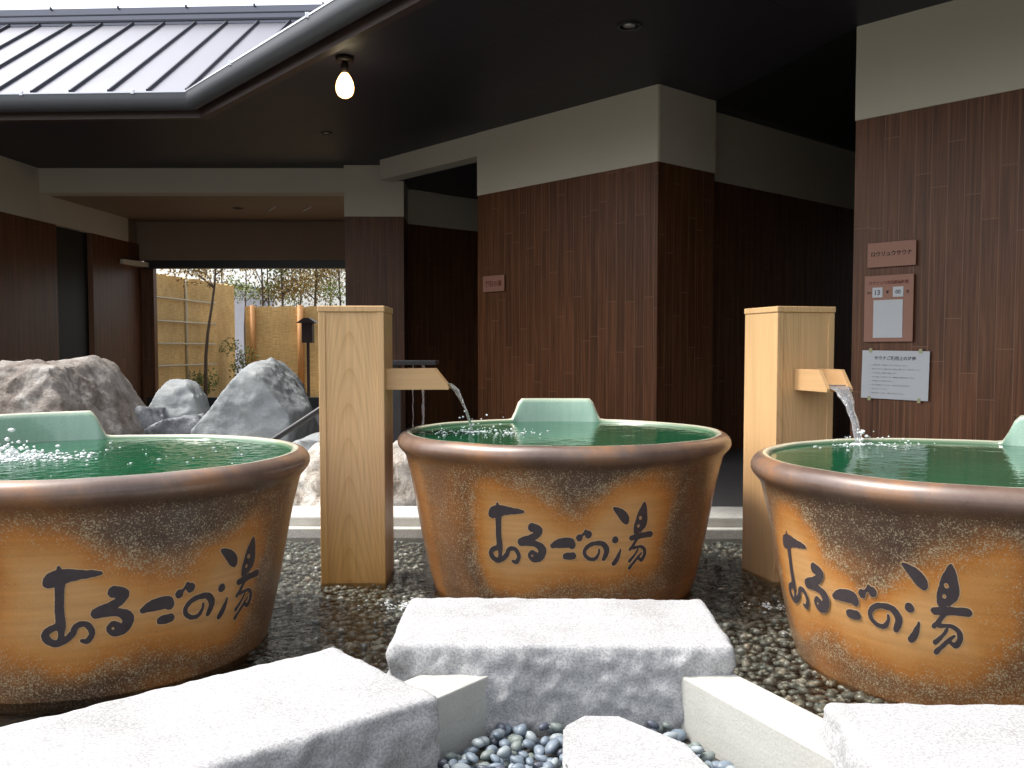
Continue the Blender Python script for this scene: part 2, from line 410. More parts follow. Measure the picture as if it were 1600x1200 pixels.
# porch end wall above the garden opening, header and sill
wall('header_panel', (-4.66, 11.38), (-1.0, 11.38), 1.98, 2.455, M['porch'], .10)
wall('header_rail', (-4.50, 11.34), (-1.0, 11.34), 1.885, 1.979, M['metalblack'], .12)
wall('ledge', (-4.57, 10.9), (-4.44, 11.36), 1.90, 1.955, M['cream'], .10)
wall('sill', (-4.5, 11.34), (-1.0, 11.34), .10, .30, M['metalblack'], .14)
# right wing, lengthened out of view to keep light off the block's side
W0 = Vector(XY(1330, 5.26)); W1 = W0-D1.xy*10.5
clad(W0, W1)
clad(W0+D2.xy*2.8, W0, t=.1)
# ceilings (soffits)
EC = Vector((-2.29, 6.87)); ED = Vector((.627, -.779))
EL = EC+Vector((-7.5, .36)); ER = EC+ED*15  # soffit run stretched beyond the view to shade the middle block's side
def plate(name, poly, z0, z1, mat):
    b = MB(); b.prism([(p[0], p[1]) for p in poly], z0, z1); o = b.build(name, mat)
    o.parent = BLD; o.matrix_parent_inverse = BLD.matrix_basis.inverted(); return o
def soffit_mat():
    m = NT('soffit_board')
    v = m.mapping(rot=(0, 0, R(48)))
    br = m.n('ShaderNodeTexBrick'); m.l(v, br.inputs['Vector']); br.inputs['Scale'].default_value = 1
    br.inputs['Brick Width'].default_value = 1.82; br.inputs['Row Height'].default_value = .91; br.inputs['Mortar Size'].default_value = .004
    nz = m.noise(v, 1.2, 4)
    c = m.mix(nz, (.026, .024, .034), (.036, .033, .046))
    c = m.mix(br.outputs['Fac'], c, (.010, .010, .010)); m.set(color=c, rough=.5, spec=.4)
    m.bump(m.math('MULTIPLY', br.outputs['Fac'], -1), .5, .003); return m.m
M['soffit'] = soffit_mat()
CEIL = plate('ceiling', [EL, EC, ER, (9.3, ER.y), (9.3, 9.3), (-9.8, 9.3)], CE, CE+.06, M['soffit'])
plate('ceiling', [(-1.7, 9.302), (9.3, 9.302), (9.3, 14), (-1.7, 14)], CE, CE+.06, M['soffit'])
plate('porch_ceiling', [(-9, 9.5), (-1.66, 9.5), (-1.66, 11.6), (-9, 11.6)], 2.457, 2.52, M['porch'])
# near-black sheet under the soffit: darkness over the right passage painted in
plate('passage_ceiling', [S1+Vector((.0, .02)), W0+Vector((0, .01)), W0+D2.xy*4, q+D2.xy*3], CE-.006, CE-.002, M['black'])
plate('recess_ceiling', [PB+Vector((.05, .2)), E1+Vector((.0, .18)), E1+D2.xy*.9, ra+D2.xy*2.6, ra+Vector((0, .0))], 2.545, 2.56, M['soffit'])
# back closing walls so that no daylight leaks in
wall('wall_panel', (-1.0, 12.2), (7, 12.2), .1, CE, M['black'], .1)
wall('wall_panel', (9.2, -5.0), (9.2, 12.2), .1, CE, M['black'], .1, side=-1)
wall('wall_panel', (-5.6, 9.6), (-5.5, 10.4), .1, CE, M['black'], .1)

# gutter and fascia along the eaves
def sweep(name, prof, path, mat, smooth=False):
    """profile (out, z) swept along a horizontal polyline with mitred corner; 'out' points to the open court"""
    V = []; F = []; n = len(prof)
    path = [Vector((p[0], p[1])) for p in path]
    for i, p in enumerate(path):
        ns = []
        if i > 0: d = (path[i]-path[i-1]).normalized(); ns.append(Vector((d.y, -d.x)))
        if i < len(path)-1: d = (path[i+1]-path[i]).normalized(); ns.append(Vector((d.y, -d.x)))
        nn = sum(ns, Vector((0, 0)))
        nn = nn/len(ns); nn = nn/nn.length_squared
        for o, z in prof: V.append((p.x+nn.x*o, p.y+nn.y*o, z))
    for i in range(len(path)-1):
        for k in range(n):
            F.append((i*n+k, i*n+(k+1) % n, (i+1)*n+(k+1) % n, (i+1)*n+k))
    F.append(tuple(range(n))[::-1]); F.append(tuple((len(path)-1)*n+k for k in range(n)))
    me = pymesh(name, V, F, smooth); o = link(name, me, mat)
    bm = bmesh.new(); bm.from_mesh(me); bmesh.ops.recalc_face_normals(bm, faces=bm.faces); bm.to_mesh(me); bm.free()
    o.parent = BLD; o.matrix_parent_inverse = BLD.matrix_basis.inverted(); return o
path = [EL, EC, ER]
# half-round gutter: outline in (out, z)
gp = []
for k in range(9):
    a = math.pi*k/8; gp.append((.065+.065*math.cos(a), 2.712-.078*math.sin(a)))
gp = [(0.13, 2.745)]+gp+[(0.0, 2.745), (.010, 2.745), (.010, 2.715)]+[(.065+.055*math.cos(math.pi-math.pi*k/8), 2.714-.069*math.sin(math.pi*k/8)) for k in range(9)]+[(.120, 2.745)]
GUT = sweep('gutter', gp, path, M['gutter'], True); GUT.data.set_sharp_from_angle(angle=R(40))
sweep('gutter_lip', [(.118, 2.746), (.134, 2.746), (.134, 2.756), (.118, 2.756)], path, M['giltlip'])  # highlight on the gutter edge put into the lip's bright colour
sweep('fascia_board', [(-.06, 2.595), (-.002, 2.595), (-.002, 2.79), (-.06, 2.79)], path, M['brownboard'])
# gutter brackets (small bright hooks)
def small_part(name, me, mat, p, z):
    o = link(name, me, mat, loc=(p.x, p.y, z)); o.parent = BLD; o.matrix_parent_inverse = BLD.matrix_basis.inverted()
brm = MB().box(-.012, .012, -.010, .010, -.016, .016, bev=.003).mesh('gutter_bracket')
for k in range(6): small_part('gutter_bracket', brm, M['giltlip'], EC.lerp(EL, .06+.11*k)+Vector((0, -.130)), 2.752)
for k in range(4): small_part('gutter_bracket', brm, M['giltlip'], EC+ED*(.9+1.1*k)+Vector((-.779, -.627))*.130, 2.752)

# roof slopes
PIT = math.tan(R(32.6)); RUN = 1.74; ZE = 2.785
ud = (EL-EC).normalized(); upb = Vector((-ud.y, ud.x)); upb = upb if upb.y > 0 else -upb    # uphill of the back slope
upr = Vector((.779, .627))                                                                 # uphill of the right slope
valley = None
# valley line: points equally high on both planes
A_ = np.array([[upb.x, upb.y], [upr.x, upr.y]])
def atheight(h):                       # plan position of the valley at run h
    s = np.linalg.solve(A_, np.array([h, h])); return EC+Vector((float(s[0]), float(s[1])))
vt = atheight(RUN)
def P3(p, h): return (p.x, p.y, ZE+h*PIT)
fE = -.03
def roof(name, quad, up, base, spacing, vt, lo_end, flip):
    V = [P3(EC+up*0, 0), P3(lo_end, 0), P3(lo_end+up*RUN, RUN), P3(vt, RUN)]
    V2 = [(x, y, z-.06) for x, y, z in V]
    F = [(0, 1, 2, 3), (4, 7, 6, 5), (0, 4, 5, 1), (1, 5, 6, 2), (2, 6, 7, 3), (3, 7, 4, 0)]
    me = pymesh(name, V+V2, F)
    bm = bmesh.new(); bm.from_mesh(me); bmesh.ops.recalc_face_normals(bm, faces=bm.faces); bm.to_mesh(me); bm.free()
    o = link('roof', me, M['roof']); o.parent = BLD; o.matrix_parent_inverse = BLD.matrix_basis.inverted()
    # standing seams
    b = MB(); d = (lo_end-EC).normalized(); L = (lo_end-EC).length; n = int(L/spacing)
    vs = (vt-EC); vdot = vs.dot(d)
    for k in range(-6, n+1):
        s = spacing*(k+.35)
        # start where the seam meets the valley or the eave
        h0 = 0.0
        if s < max(vdot, 0)*1.0 or s < 0:
            if abs(vdot) < 1e-6: continue
            h0 = s/vdot*RUN
            if h0 < 0 or h0 > RUN or s*vdot < 0: continue
            if vdot > 0: continue_up = True
            hh0, hh1 = (0, h0) if vdot > 0 else (h0, RUN)
        else: hh0, hh1 = 0, RUN
        if s > 0 and vdot > 0 and s < vdot: hh0, hh1 = 0, s/vdot*RUN
        if hh1-hh0 < .05: continue
        p0 = EC+d*s+up*hh0; p1 = EC+d*s+up*hh1
        a = Vector(P3(p0, hh0)); c = Vector(P3(p1, hh1)); t = (c-a).normalized(); w = Vector((d.x, d.y, 0))*.006; nrm = t.cross(Vector((d.x, d.y, 0))).normalized(); nrm = nrm if nrm.z > 0 else -nrm
        hgt = nrm*.024
        vv = [b.bm.verts.new(v) for v in (a-w, a+w, a+w+hgt, a-w+hgt, c-w, c+w, c+w+hgt, c-w+hgt)]
        for f in ((0, 1, 2, 3), (7, 6, 5, 4), (0, 3, 7, 4), (1, 5, 6, 2), (3, 2, 6, 7), (0, 4, 5, 1)): b.bm.faces.new([vv[i] for i in f])
    s_ = b.build('roof_seam', M['roofseam'], parent=None); s_.parent = o; s_.matrix_parent_inverse = Matrix.Identity(4)
    return o
RF = roof('roof', None, upb, None, .292, vt, EL, False)
RF2 = roof('roof', None, upr, None, .292, vt, ER, True)
# ridge cap bands on the back roof
zt = ZE+RUN*PIT
rp = [vt+(EL-EC)*1.0, vt, vt+ED*15]
def ridge(name, prof, mat): 
    o = sweep(name, prof, rp, mat); return o
ridge('ridge_cap', [(.05, zt-.03), (.05, zt+.055), (-.02, zt+.062), (-.02, zt+.15), (-.20, zt+.17), (-.45, zt+.02), (-.45, zt-.03)], M['roof'])
ridge('ridge_trim', [(.056, zt-.004), (.064, zt-.004), (.064, zt+.012), (.056, zt+.012)], M['roofseam'])
ridge('ridge_trim', [(.0, zt+.060), (.055, zt+.058), (.055, zt+.068), (.0, zt+.072)], M['roofseam'])
clm = MB().box(-.007, .007, -.012, .012, -.012, .012, bev=.002).mesh('ridge_clip')
for k in range(8): small_part('ridge_clip', clm, M['roofseam'], vt.lerp(rp[0], .04+.085*k)+Vector((0, .01)), zt+.150)

# downlights (recessed, switched off)
def downlight(x, y, z, lab, r=.055):
    t = empty('downlight', (x, y, z)); tag(t, lab, 'ceiling light', 'recessed ceiling lights')
    MB().lathe([(r*.72, -.001), (r*.72, -.006), (r, -.006), (r, -.001)], 24).build('trim_ring', M['metalblack'], t)
    MB().lathe([(.0005, -.002), (r*.5, -.0025), (r*.5, -.001), (.0005, -.001)], 20).build('lamp_face', M['giltlip'], t)
    return t
p = px(980, 50, 5.24); downlight(p.x, p.y, CE, 'dark recessed downlight in the black soffit above the middle block', .07)
p = px(514, 213, 7.8); downlight(p.x, p.y, CE, 'small dark recessed downlight in the soffit behind the hanging bulb', .05)
for x_, lb in ((376, 'dark round recessed light, leftmost of three in the brown porch ceiling'),):
    p = px(x_, 328, 10.3); downlight(p.x, p.y, 2.457, lb, .06)
for x_, lb in ((428, 'slim ceiling strip painted bright between the porch downlight and another strip'), (483, 'slim strip painted bright nearest the cream pillar in the porch ceiling')):
    p = px(x_, 328, 10.3); t = MB().box(-.17, .17, -.011, .011, -.012, -.001).build('painted_ceiling_strip', M['paper'], loc=(p.x, p.y, 2.457), rz=R(-62)); tag(t, lb, 'ceiling light', 'strips painted bright in the porch ceiling')  # bright ceiling lines painted as white strips that give off no light

# hanging bulb
p = px(543, 97, 5.79)
t = empty('bulb_lamp', (p.x, p.y, CE)); tag(t, 'glowing warm bare bulb on a short dark mount under the soffit', 'lamp')
MB().lathe([(.0005, -.028), (.055, -.028), (.055, -.001), (.0005, -.001)], 24).build('mount', M['lampmount'], t)
MB().lathe([(.0005, -.10), (.022, -.10), (.026, -.06), (.018, -.029), (.0005, -.029)], 16).build('socket', M['lampmount'], t)
MB().lathe([(.0005, -.252), (.020, -.250), (.042, -.236), (.054, -.212), (.057, -.185), (.052, -.155), (.038, -.124), (.022, -.101), (.0005, -.101)], 24).build('bulb', M['bulb'], t)

# ------------------------------------------------------------------ tubs
OUT = [(.475, 0), (.482, .02), (.49, .045), (.500, .08), (.511, .13), (.522, .18), (.532, .23), (.541, .28), (.550, .33), (.559, .38), (.567, .42), (.574, .45), (.580, .475), (.585, .495), (.589, .510), (.595, .521), (.604, .531), (.613, .542), (.6185, .554), (.6185, .566), (.614, .577), (.605, .587), (.594, .593), (.584, .595)]
INN = [(.584, .595), (.574, .5945), (.566, .590), (.561, .580), (.558, .565), (.550, .50), (.53, .40)]
oz = np.array([p[1] for p in OUT[:14]]); orr = np.array([p[0] for p in OUT[:14]])
def body_r(z): return float(np.interp(z, oz, orr))

# brush strokes of the lettering, read off in a local (x, y) drawing space; each stroke is a list of (x, y, radius)
INK = [
 [(160,250,30),(180,232,44),(215,222,44),(260,215,36),(320,215,26),(380,215,19),(418,216,10)],
 [(205,165,8),(213,195,20)],
 [(214,250,26),(213,330,22),(216,420,23),(224,490,24),(228,540,16),(222,590,16)],
 [(222,495,20),(175,512,20),(150,543,20),(165,578,20),(205,598,20),(248,580,19),(283,545,19),(300,505,17),(345,497,17),(375,530,17),(380,565,16),(358,597,17),(330,592,9)],
 [(490,330,34),(540,348,33),(525,383,27),(480,410,28),(400,442,30),(450,447,22),(520,452,24),(565,480,32),(575,512,30),(550,548,33),(505,560,30),(478,538,22),(492,515,18),(520,522,14)],
 [(655,460,18),(690,446,30),(740,438,38),(795,436,37),(812,452,32)],
 [(765,538,25),(795,536,28),(822,535,27)],
 [(872,400,27)],[(872,400,10),(905,374,11),(925,352,14)],[(945,376,30)],
 [(1037,490,9),(1033,525,11),(1005,558,14),(962,560,14),(925,532,15),(918,495,15),(955,457,16),(1010,443,17),(1062,448,20),(1095,480,23),(1098,520,21),(1078,562,17)],
 [(1150,188,9),(1178,203,22),(1215,232,34),(1245,265,36),(1258,290,24)],
 [(1170,423,27)],
 [(1218,495,5),(1205,535,14),(1185,575,20),(1162,602,18)],
 [(1412,160,9),(1408,195,26),(1396,250,44),(1390,300,52),(1372,335,46),(1345,372,20)],
 [(1308,418,20),(1350,412,22),(1420,404,22),(1474,402,24)],
 [(1352,430,15),(1335,462,12),(1300,503,13)],
 [(1325,498,10),(1385,488,11),(1425,512,14),(1428,555,14),(1402,592,15),(1372,572,8)],
 [(1368,508,8),(1335,555,10),(1298,592,13)],[(1400,540,8),(1350,590,11),(1296,648,13)]]
HOLES = [(190,546,20,14),(262,524,12,13),(492,541,8,8),(1381,272,13,14),(1366,332,11,12)]
UVS = .000385; VVS = .000450
def sdf_ink():
    x = np.arange(90, 1540, 6.0); y = np.arange(120, 700, 6.0); X, Y = np.meshgrid(x, y)
    d = np.full(X.shape, 1e6)
    for st in INK:
        if len(st) == 1: st = st+[(st[0][0]+.1, st[0][1], st[0][2])]
        # smooth the stroke
        pts = np.array(st, float)
        if len(pts) > 2:
            t = np.arange(len(pts)); tt = np.linspace(0, len(pts)-1, (len(pts)-1)*6+1); out = []
            for u in tt:
                i = min(int(u), len(pts)-2); f = u-i
                p0 = pts[max(i-1, 0)]; p1 = pts[i]; p2 = pts[i+1]; p3 = pts[min(i+2, len(pts)-1)]
                out.append(.5*((2*p1)+(-p0+p2)*f+(2*p0-5*p1+4*p2-p3)*f*f+(-p0+3*p1-3*p2+p3)*f**3))
            pts = np.array(out)
        for a, b_ in zip(pts[:-1], pts[1:]):
            ab = b_[:2]-a[:2]; L2 = max(ab @ ab, 1e-6)
            t = np.clip(((X-a[0])*ab[0]+(Y-a[1])*ab[1])/L2, 0, 1)
            dd = np.hypot(X-a[0]-t*ab[0], Y-a[1]-t*ab[1])-(a[2]+(b_[2]-a[2])*t)
            d = np.minimum(d, dd)
    for hx, hy, ra_, rb_ in HOLES:
        d = np.maximum(d, (1-np.hypot((X-hx)/ra_, (Y-hy)/rb_))*min(ra_, rb_))
    wob = np.sin(X*.11+np.sin(Y*.07)*2)*np.cos(Y*.13)*1.6
    return x, y, d+wob
GX, GY, SDF = sdf_ink()
def contour_mesh(level):
    """filled marching squares -> 2-D verts, faces"""
    V = []; idx = {}; F = []
    def vid(k, p):
        if k not in idx: idx[k] = len(V); V.append(p)
        return idx[k]
    S = SDF-level; ny, nx = S.shape
    for j in range(ny-1):
        for i in range(nx-1):
            c = [(i, j), (i+1, j), (i+1, j+1), (i, j+1)]; s = [S[q_[1], q_[0]] for q_ in c]
            if min(s) > 0: continue
            poly = []
            for k in range(4):
                a, b_ = c[k], c[(k+1) % 4]; sa, sb = s[k], s[(k+1) % 4]
                if sa <= 0: poly.append(vid(a, (GX[a[0]], GY[a[1]])))
                if (sa <= 0) != (sb <= 0):
                    t = sa/(sa-sb); key = (min(a, b_), max(a, b_))
                    poly.append(vid(key, (GX[a[0]]+(GX[b_[0]]-GX[a[0]])*t, GY[a[1]]+(GY[b_[1]]-GY[a[1]])*t)))
            if len(poly) >= 3: F.append(poly)
    return V, F
INKM = contour_mesh(0); INKR = contour_mesh(4.5)
def wrap(Vs, off, tang):
    out = []
    for x, y in Vs:
        z = .298+tang[2]-(y-400)*VVS; s = (x-812)*UVS*tang[0]+tang[1]; r = body_r(z)+off
        th = math.asin(max(-.95, min(.95, s*1.02/r)))
        out.append((r*math.sin(th), -r*math.cos(th), z))
    return out

def sm(a, b, x): t = max(0., min(1., (x-a)/(b-a))); return t*t*(3-2*t)
def tub(cx, cy, phi, seed, dip, label, label_water, wmat, sweepz, inv=None):
    """phi: rotation; text faces local -y, headrest sits at local +y"""
    root = empty('ceramic_tub', (cx, cy, .0), phi); tag(root, label, 'tub', 'glazed ceramic tubs')
    N = 224
    def lift(th):   # th measured from local +y
        a = abs(th)*.59
        return .088*(1-sm(.150, .205, a))
    def ring(prof, inner):
        V = []; at = []
        for r0, z0 in prof:
            for k in range(N):
                A = 2*math.pi*k/N; x, y = math.sin(A), -math.cos(A)      # A=0 : text side
                th = math.atan2(math.sin(A-math.pi), math.cos(A-math.pi))
                h = lift(th); r, z = r0, z0
                if h > 0:
                    f = sm(.50, .575, z0) if not inner else sm(.545, .585, z0)
                    z = z0+h*f
                    w = h/.088
                    # the raised back is thinner than the rolled rim and leans out a little
                    if not inner: r = r0+(.578-r0)*.55*w*sm(.545, .59, z0)+ .012*w*f
                    else: r = r0+.014*w*f
                wob = 1+.004*noise.noise(Vector((x*2+seed, y*2, z*3)))
                V.append((r*x*wob, r*y*wob, z+.002*noise.noise(Vector((x*3, y*3, seed)))))
                s = math.atan2(x, -y)*.54
                if not inner:
                    nz = noise.fractal(Vector((x*2.4+seed*3.1, y*2.4, z*3.3)), 1.0, 2.0, 4)*.05
                    nzb = noise.fractal(Vector((x*1.3+seed*1.7, y*1.3+5, z*1.5)), 1.0, 2.0, 3)
                    top = .525-dip[0]*1.35*math.exp(-((s-dip[1])/dip[2])**2)+nz*1.2
                    bot = .115+.03*math.exp(-((s-dip[3])/.13)**2)+nz
                    lf = sm(-dip[4]-.10+nz, -dip[4]+.12+nz, s); rg = 1-sm(dip[5]-.12+nz, dip[5]+.10+nz, s)
                    core = sm(bot-.13, bot+.13, z0)*(1-sm(top-.16, top+.08, z0))*lf*rg
                    far = .52+.55*nzb
                    if abs(s) > .48: far = max(far, sm(.46, .60, abs(s))*(.72+.30*nzb)*(1-sm(.50, .56, z0)))
                    g = max(core, far*.70*(1-core)*(1-.65*math.exp(-((s-dip[1])/.26)**2)*sm(.36, .44, z0)))
                    g *= 1-.25*sm(top, top+.06, z0)*(1 if abs(s) < .5 else 0)
                    edge = max(0, 1-abs(core-.38)/.42)
                    spk = min(1, .66*(1-core)+.75*edge+.10*core)*(1-sm(.50, .55, z0)*.8)
                    rim = sm(.515, .570, z0)*.75
                    at.append((max(0, min(1, g)), spk, rim, 1))
        F = []
        for j in range(len(prof)-1):
            for k in range(N):
                a, b_ = j*N+k, j*N+(k+1) % N
                F.append((a, b_, b_+N, a+N) if not inner else (a, b_, b_+N, a+N))
        return V, F, at
    # denser outer profile
    zs = []; P = []
    for (r0, z0), (r1, z1) in zip(OUT[:-1], OUT[1:]):
        n = max(1, int(math.hypot(r1-r0, z1-z0)/.012))
        for k in range(n): P.append((r0+(r1-r0)*k/n, z0+(z1-z0)*k/n))
    P.append(OUT[-1])
    V, F, at = ring(P, False)
    F.append(tuple(range(N))[::-1])
    me = pymesh('body', V, F, True); ca = me.color_attributes.new('glaze', 'FLOAT_COLOR', 'POINT')
    ca.data.foreach_set('color', [c for a in at for c in a])
    body = link('body', me, M['glaze'], root)
    V, F, _ = ring(INN, True)
    F.append(tuple(range((len(INN)-1)*N, len(INN)*N)))
    me = pymesh('inner_glaze', V, F, True); la = me.attributes.new('lip', 'FLOAT', 'POINT')
    la.data.foreach_set('value', [1.0 if j < 1 else (.75 if j == 1 else (.25 if j == 2 else 0)) for j in range(len(INN)) for k in range(N)])
    da = me.attributes.new('deep', 'FLOAT', 'POINT')
    da.data.foreach_set('value', [(1-min(1, lift(math.atan2(math.sin(2*math.pi*k/N-math.pi), math.cos(2*math.pi*k/N-math.pi)))/.06)) if j > 1 else 0.0 for j in range(len(INN)) for k in range(N)])
    link('inner_glaze', me, M['celadon'], root)
    tang = sweepz
    Vr = wrap(INKR[0], .0009, tang); me = pymesh('lettering_edge', Vr, INKR[1]); eo = link('lettering_edge', me, M['inkrim'], root)
    Vr = wrap(INKM[0], .0020, tang); me = pymesh('lettering', Vr, INKM[1], True); link('lettering', me, M['ink'], root)
    # water: its own thing
    zw = .583; rw = .5645
    def wave(x, y):
        calm, wavy, sx, sy = inv
        q_ = Vector((x, y, seed)); h = calm*noise.fractal(q_*13, 1.0, 2.0, 2)+wavy*noise.fractal(q_*30+Vector((0, 0, 3)), .8, 2.1, 3)*(.35+.65*sm(-.35, .25, x-cx))
        d = math.hypot(x-sx, y-sy); return h+.0013*math.sin(d*170)*math.exp(-d*9)*(1+.5*noise.noise(q_*20))
    V = [(0, 0, 0)]; F = []
    K = 190; NR = 120
    for j in range(1, NR+1):
        for k in range(K*2):
            a = math.pi*k/K; r = rw*j/NR; V.append((r*math.cos(a), r*math.sin(a), wave(cx+r*math.cos(a), cy+r*math.sin(a))))
    n = K*2
    for k in range(n): F.append((0, 1+k, 1+(k+1) % n))
    for j in range(NR-1):
        for k in range(n): F.append((1+j*n+k, 1+(j+1)*n+k, 1+(j+1)*n+(k+1) % n, 1+j*n+(k+1) % n))
    me = pymesh('bath_water', V, F, True)
    wo_ = link('bath_water', me, wmat, loc=(cx, cy, zw)); tag(wo_, label_water, 'water', 'green bath water in the tubs')
    return root
TUBS = [(-1.23, 2.705, R(40)), (.191, 3.457, R(0)), (1.305, 2.56, R(-53))]
wA = bath_water_mat('rippled_bath_water', .5, 60, amp=.0015); wB = bath_water_mat('calm_bath_water', .5, 14, amp=.0025); wC = bath_water_mat('calm_bath_water_2', .5, 12, amp=.0028)
# dip: depth, centre, width of the dark tongue from the rim; lower bump centre; left and right reach of the tan field
tub(*TUBS[0], 1.3, (.11, .02, .16, -.05, .40, .34), 'brown glazed tub on the left, foam and glittering ripples on its green water', 'strongly rippled green water with foam in the left tub', wA, (1.05, .02, -.022), (.0007, .0016, -1.5, 2.62))
tub(*TUBS[1], 4.2, (.075, .02, .12, .0, .35, .34), 'brown glazed tub in the middle, behind the centre granite step', 'green water filling the middle tub, fed by the spout of the left post', wB, (1.0, .0, 0), (.0004, .0001, -.15, 3.52))
tub(*TUBS[2], 7.7, (.12, -.02, .15, -.16, .36, .32), 'brown glazed tub on the right, cut by the picture edge, below the tilted spout', 'green water filling the right tub, rough where the stream lands', wC, (1.0, -.035, 0), (.0004, .0001, 1.158, 3.06))

# ------------------------------------------------------------------ wooden spout posts
def post(x, y, rz, spx, sprot, lab, sideboards, mat, H=1.057):
    """square post, local origin at centre of its foot; spout leaves towards sprot"""
    t = empty('spout_post', (x, y, 0), rz); tag(t, lab, 'wooden post', 'wooden water spout posts')
    h = .12
    b = MB(); b.box(-h+.004, h-.004, -h+.004, h-.004, .0, H-.022, bev=.002); b.build('shaft', mat, t)
    for s in (-1, 1):
        b = MB(); x0, x1 = (-h, -h+.026) if s < 0 else (h-.026, h)
        b.box(x0, x1, -h, h, .0, H-.0225, bev=.0025); b.build('edge_board', mat, t)
    MB().box(-h-.003, h+.003, -h-.003, h+.003, H-.022, H, bev=.003).build('cap', mat, t)
    # spout: U-shaped trough, local x along its run
    sp = empty('spout', spx[0], sprot); sp.parent = t
    L, w, hh = spx[1], .052, .078
    for s in (-1, 1):
        y0, y1 = (-w, -w+.014) if s < 0 else (w-.014, w)
        b = MB(); b.prism([(-.0, 0), (L, 0), (L, .012), (L-.052, hh), (-.0, hh)], y0, y1, 'y'); b.build('side_board', M['spoutwood'], sp)
    MB().box(.0, L-.004, -w+.0142, w-.0142, .001, .015).build('trough_floor', M['spoutwood2'], sp)
    MB().box(.0, L-.02, -w+.0142, w-.0142, .0152, .024).build('running_water', M['stream'], sp)
    return t
M['postA'] = post_mat('cypress_post', (0, 0, 0)); M['postB'] = post_mat('cypress_post_pale', (.13, .31, .7))
def board(name, c1, c2):
    m = NT(name); f = m.noise(m.mapping((4, 60, 60)), 1.0, 4, .6); c = m.mix(f, c1, c2); m.set(color=c, rough=.4); return m.m
M['spoutwood'] = board('spout_wood', (.50, .29, .13), (.66, .42, .21)); M['spoutwood2'] = board('spout_wood_wet', (.42, .16, .04), (.56, .24, .07))
post(-.589, 3.50, 0, ((.121, -.02, .748), .232), 0, 'wooden post with level spout between the left and middle tubs', True, M['postA'])
a15 = R(15); N0 = Vector((.9775, 3.40)); ex = Vector((math.cos(a15), math.sin(a15))); ey = Vector((-math.sin(a15), math.cos(a15)))
pc = N0+ex*.12+ey*.12
post(pc.x, pc.y, a15, ((.005, -.121, .748), .205), R(-90), 'wooden post turned aslant behind the right tub, its spout aimed at the viewer', True, M['postB'])

# streams
def stream(p0, v0, p1, w0, w1, lab, thick=.5, n=22, name='water_stream'):
    """a falling ribbon of water; v0 horizontal direction"""
    p0 = Vector(p0); p1 = Vector(p1); d = Vector((p1.x-p0.x, p1.y-p0.y, 0)); H = p0.z-p1.z
    side = Vector((-d.y, d.x, 0)).normalized(); fw = d.normalized(); V = []; F = []; K = 14
    for i in range(n+1):
        t = i/n; P = p0+d*t; P = Vector((P.x, P.y, p0.z-H*(.25*t+.75*t*t)))
        w = w0+(w1-w0)*min(1, t*1.6); th = max(.0035, w*thick)*(.6 if t < .2 else 1)
        for k in range(K):
            a = 2*math.pi*k/K
            rr = 1+.28*noise.noise(Vector((math.cos(a)*1.2, math.sin(a)*1.2, t*9+p0.x*10)))
            V.append(P+side*(w*math.cos(a)*rr)+fw*(th*math.sin(a)*rr)+side*.004*noise.noise(Vector((t*6, p0.x, 3))))
    for i in range(n):
        for k in range(K): F.append((i*K+k, i*K+(k+1) % K, (i+1)*K+(k+1) % K, (i+1)*K+k))
    F.append(tuple(range(K))[::-1]); F.append(tuple(n*K+k for k in range(K)))
    o = link(name, pymesh(name, V, F, True), M['stream']); tag(o, lab, 'falling water'); return o
S1p = (-.589+.121+.228, 3.48, .748+.022)
stream(S1p, None, (-.150, 3.52, .580), .030, .009, 'thin arc of clear water falling into the middle tub')
tip = pc+ey*(-.121-.200)+ex*.005
land = Vector((1.158, 3.06))
stream((tip.x, tip.y, .748+.020), None, (land.x, land.y, .580), .037, .013, 'broader broken stream of water falling into the right tub', .4)

# splashes: bubbles and drops, uncountable
def ico_np(sub=1):
    bm = bmesh.new(); bmesh.ops.create_icosphere(bm, subdivisions=sub, radius=1); v = np.array([q_.co[:] for q_ in bm.verts]); f = np.array([[w.index for w in q_.verts] for q_ in bm.faces]); bm.free(); return v, f
IV, IF = ico_np(1); IV2, IF2 = ico_np(2)
def blobs(items, mat, name, fine=False):
    """items: (x,y,z, rx,ry,rz, rot)"""
    vv, ff = (IV2, IF2) if fine else (IV, IF)
    Vs = []; Fs = []; n = len(vv)
    for i, (x, y, z, rx, ry, rz_, a) in enumerate(items):
        p = vv*np.array([rx, ry, rz_]); c, s = math.cos(a), math.sin(a)
        q_ = np.stack([p[:, 0]*c-p[:, 1]*s+x, p[:, 0]*s+p[:, 1]*c+y, p[:, 2]+z], 1); Vs.append(q_); Fs.append(ff+i*n)
    Vs = np.concatenate(Vs); Fs = np.concatenate(Fs)
    me = bpy.data.meshes.new(name); me.vertices.add(len(Vs)); me.vertices.foreach_set('co', Vs.ravel())
    me.loops.add(Fs.size); me.loops.foreach_set('vertex_index', Fs.ravel()); me.polygons.add(len(Fs))
    me.polygons.foreach_set('loop_start', np.arange(0, Fs.size, 3)); me.polygons.foreach_set('use_smooth', np.ones(len(Fs), bool))
    me.update(calc_edges=True); me.validate()
    return link(name, me, mat)
rng = random.Random(5)
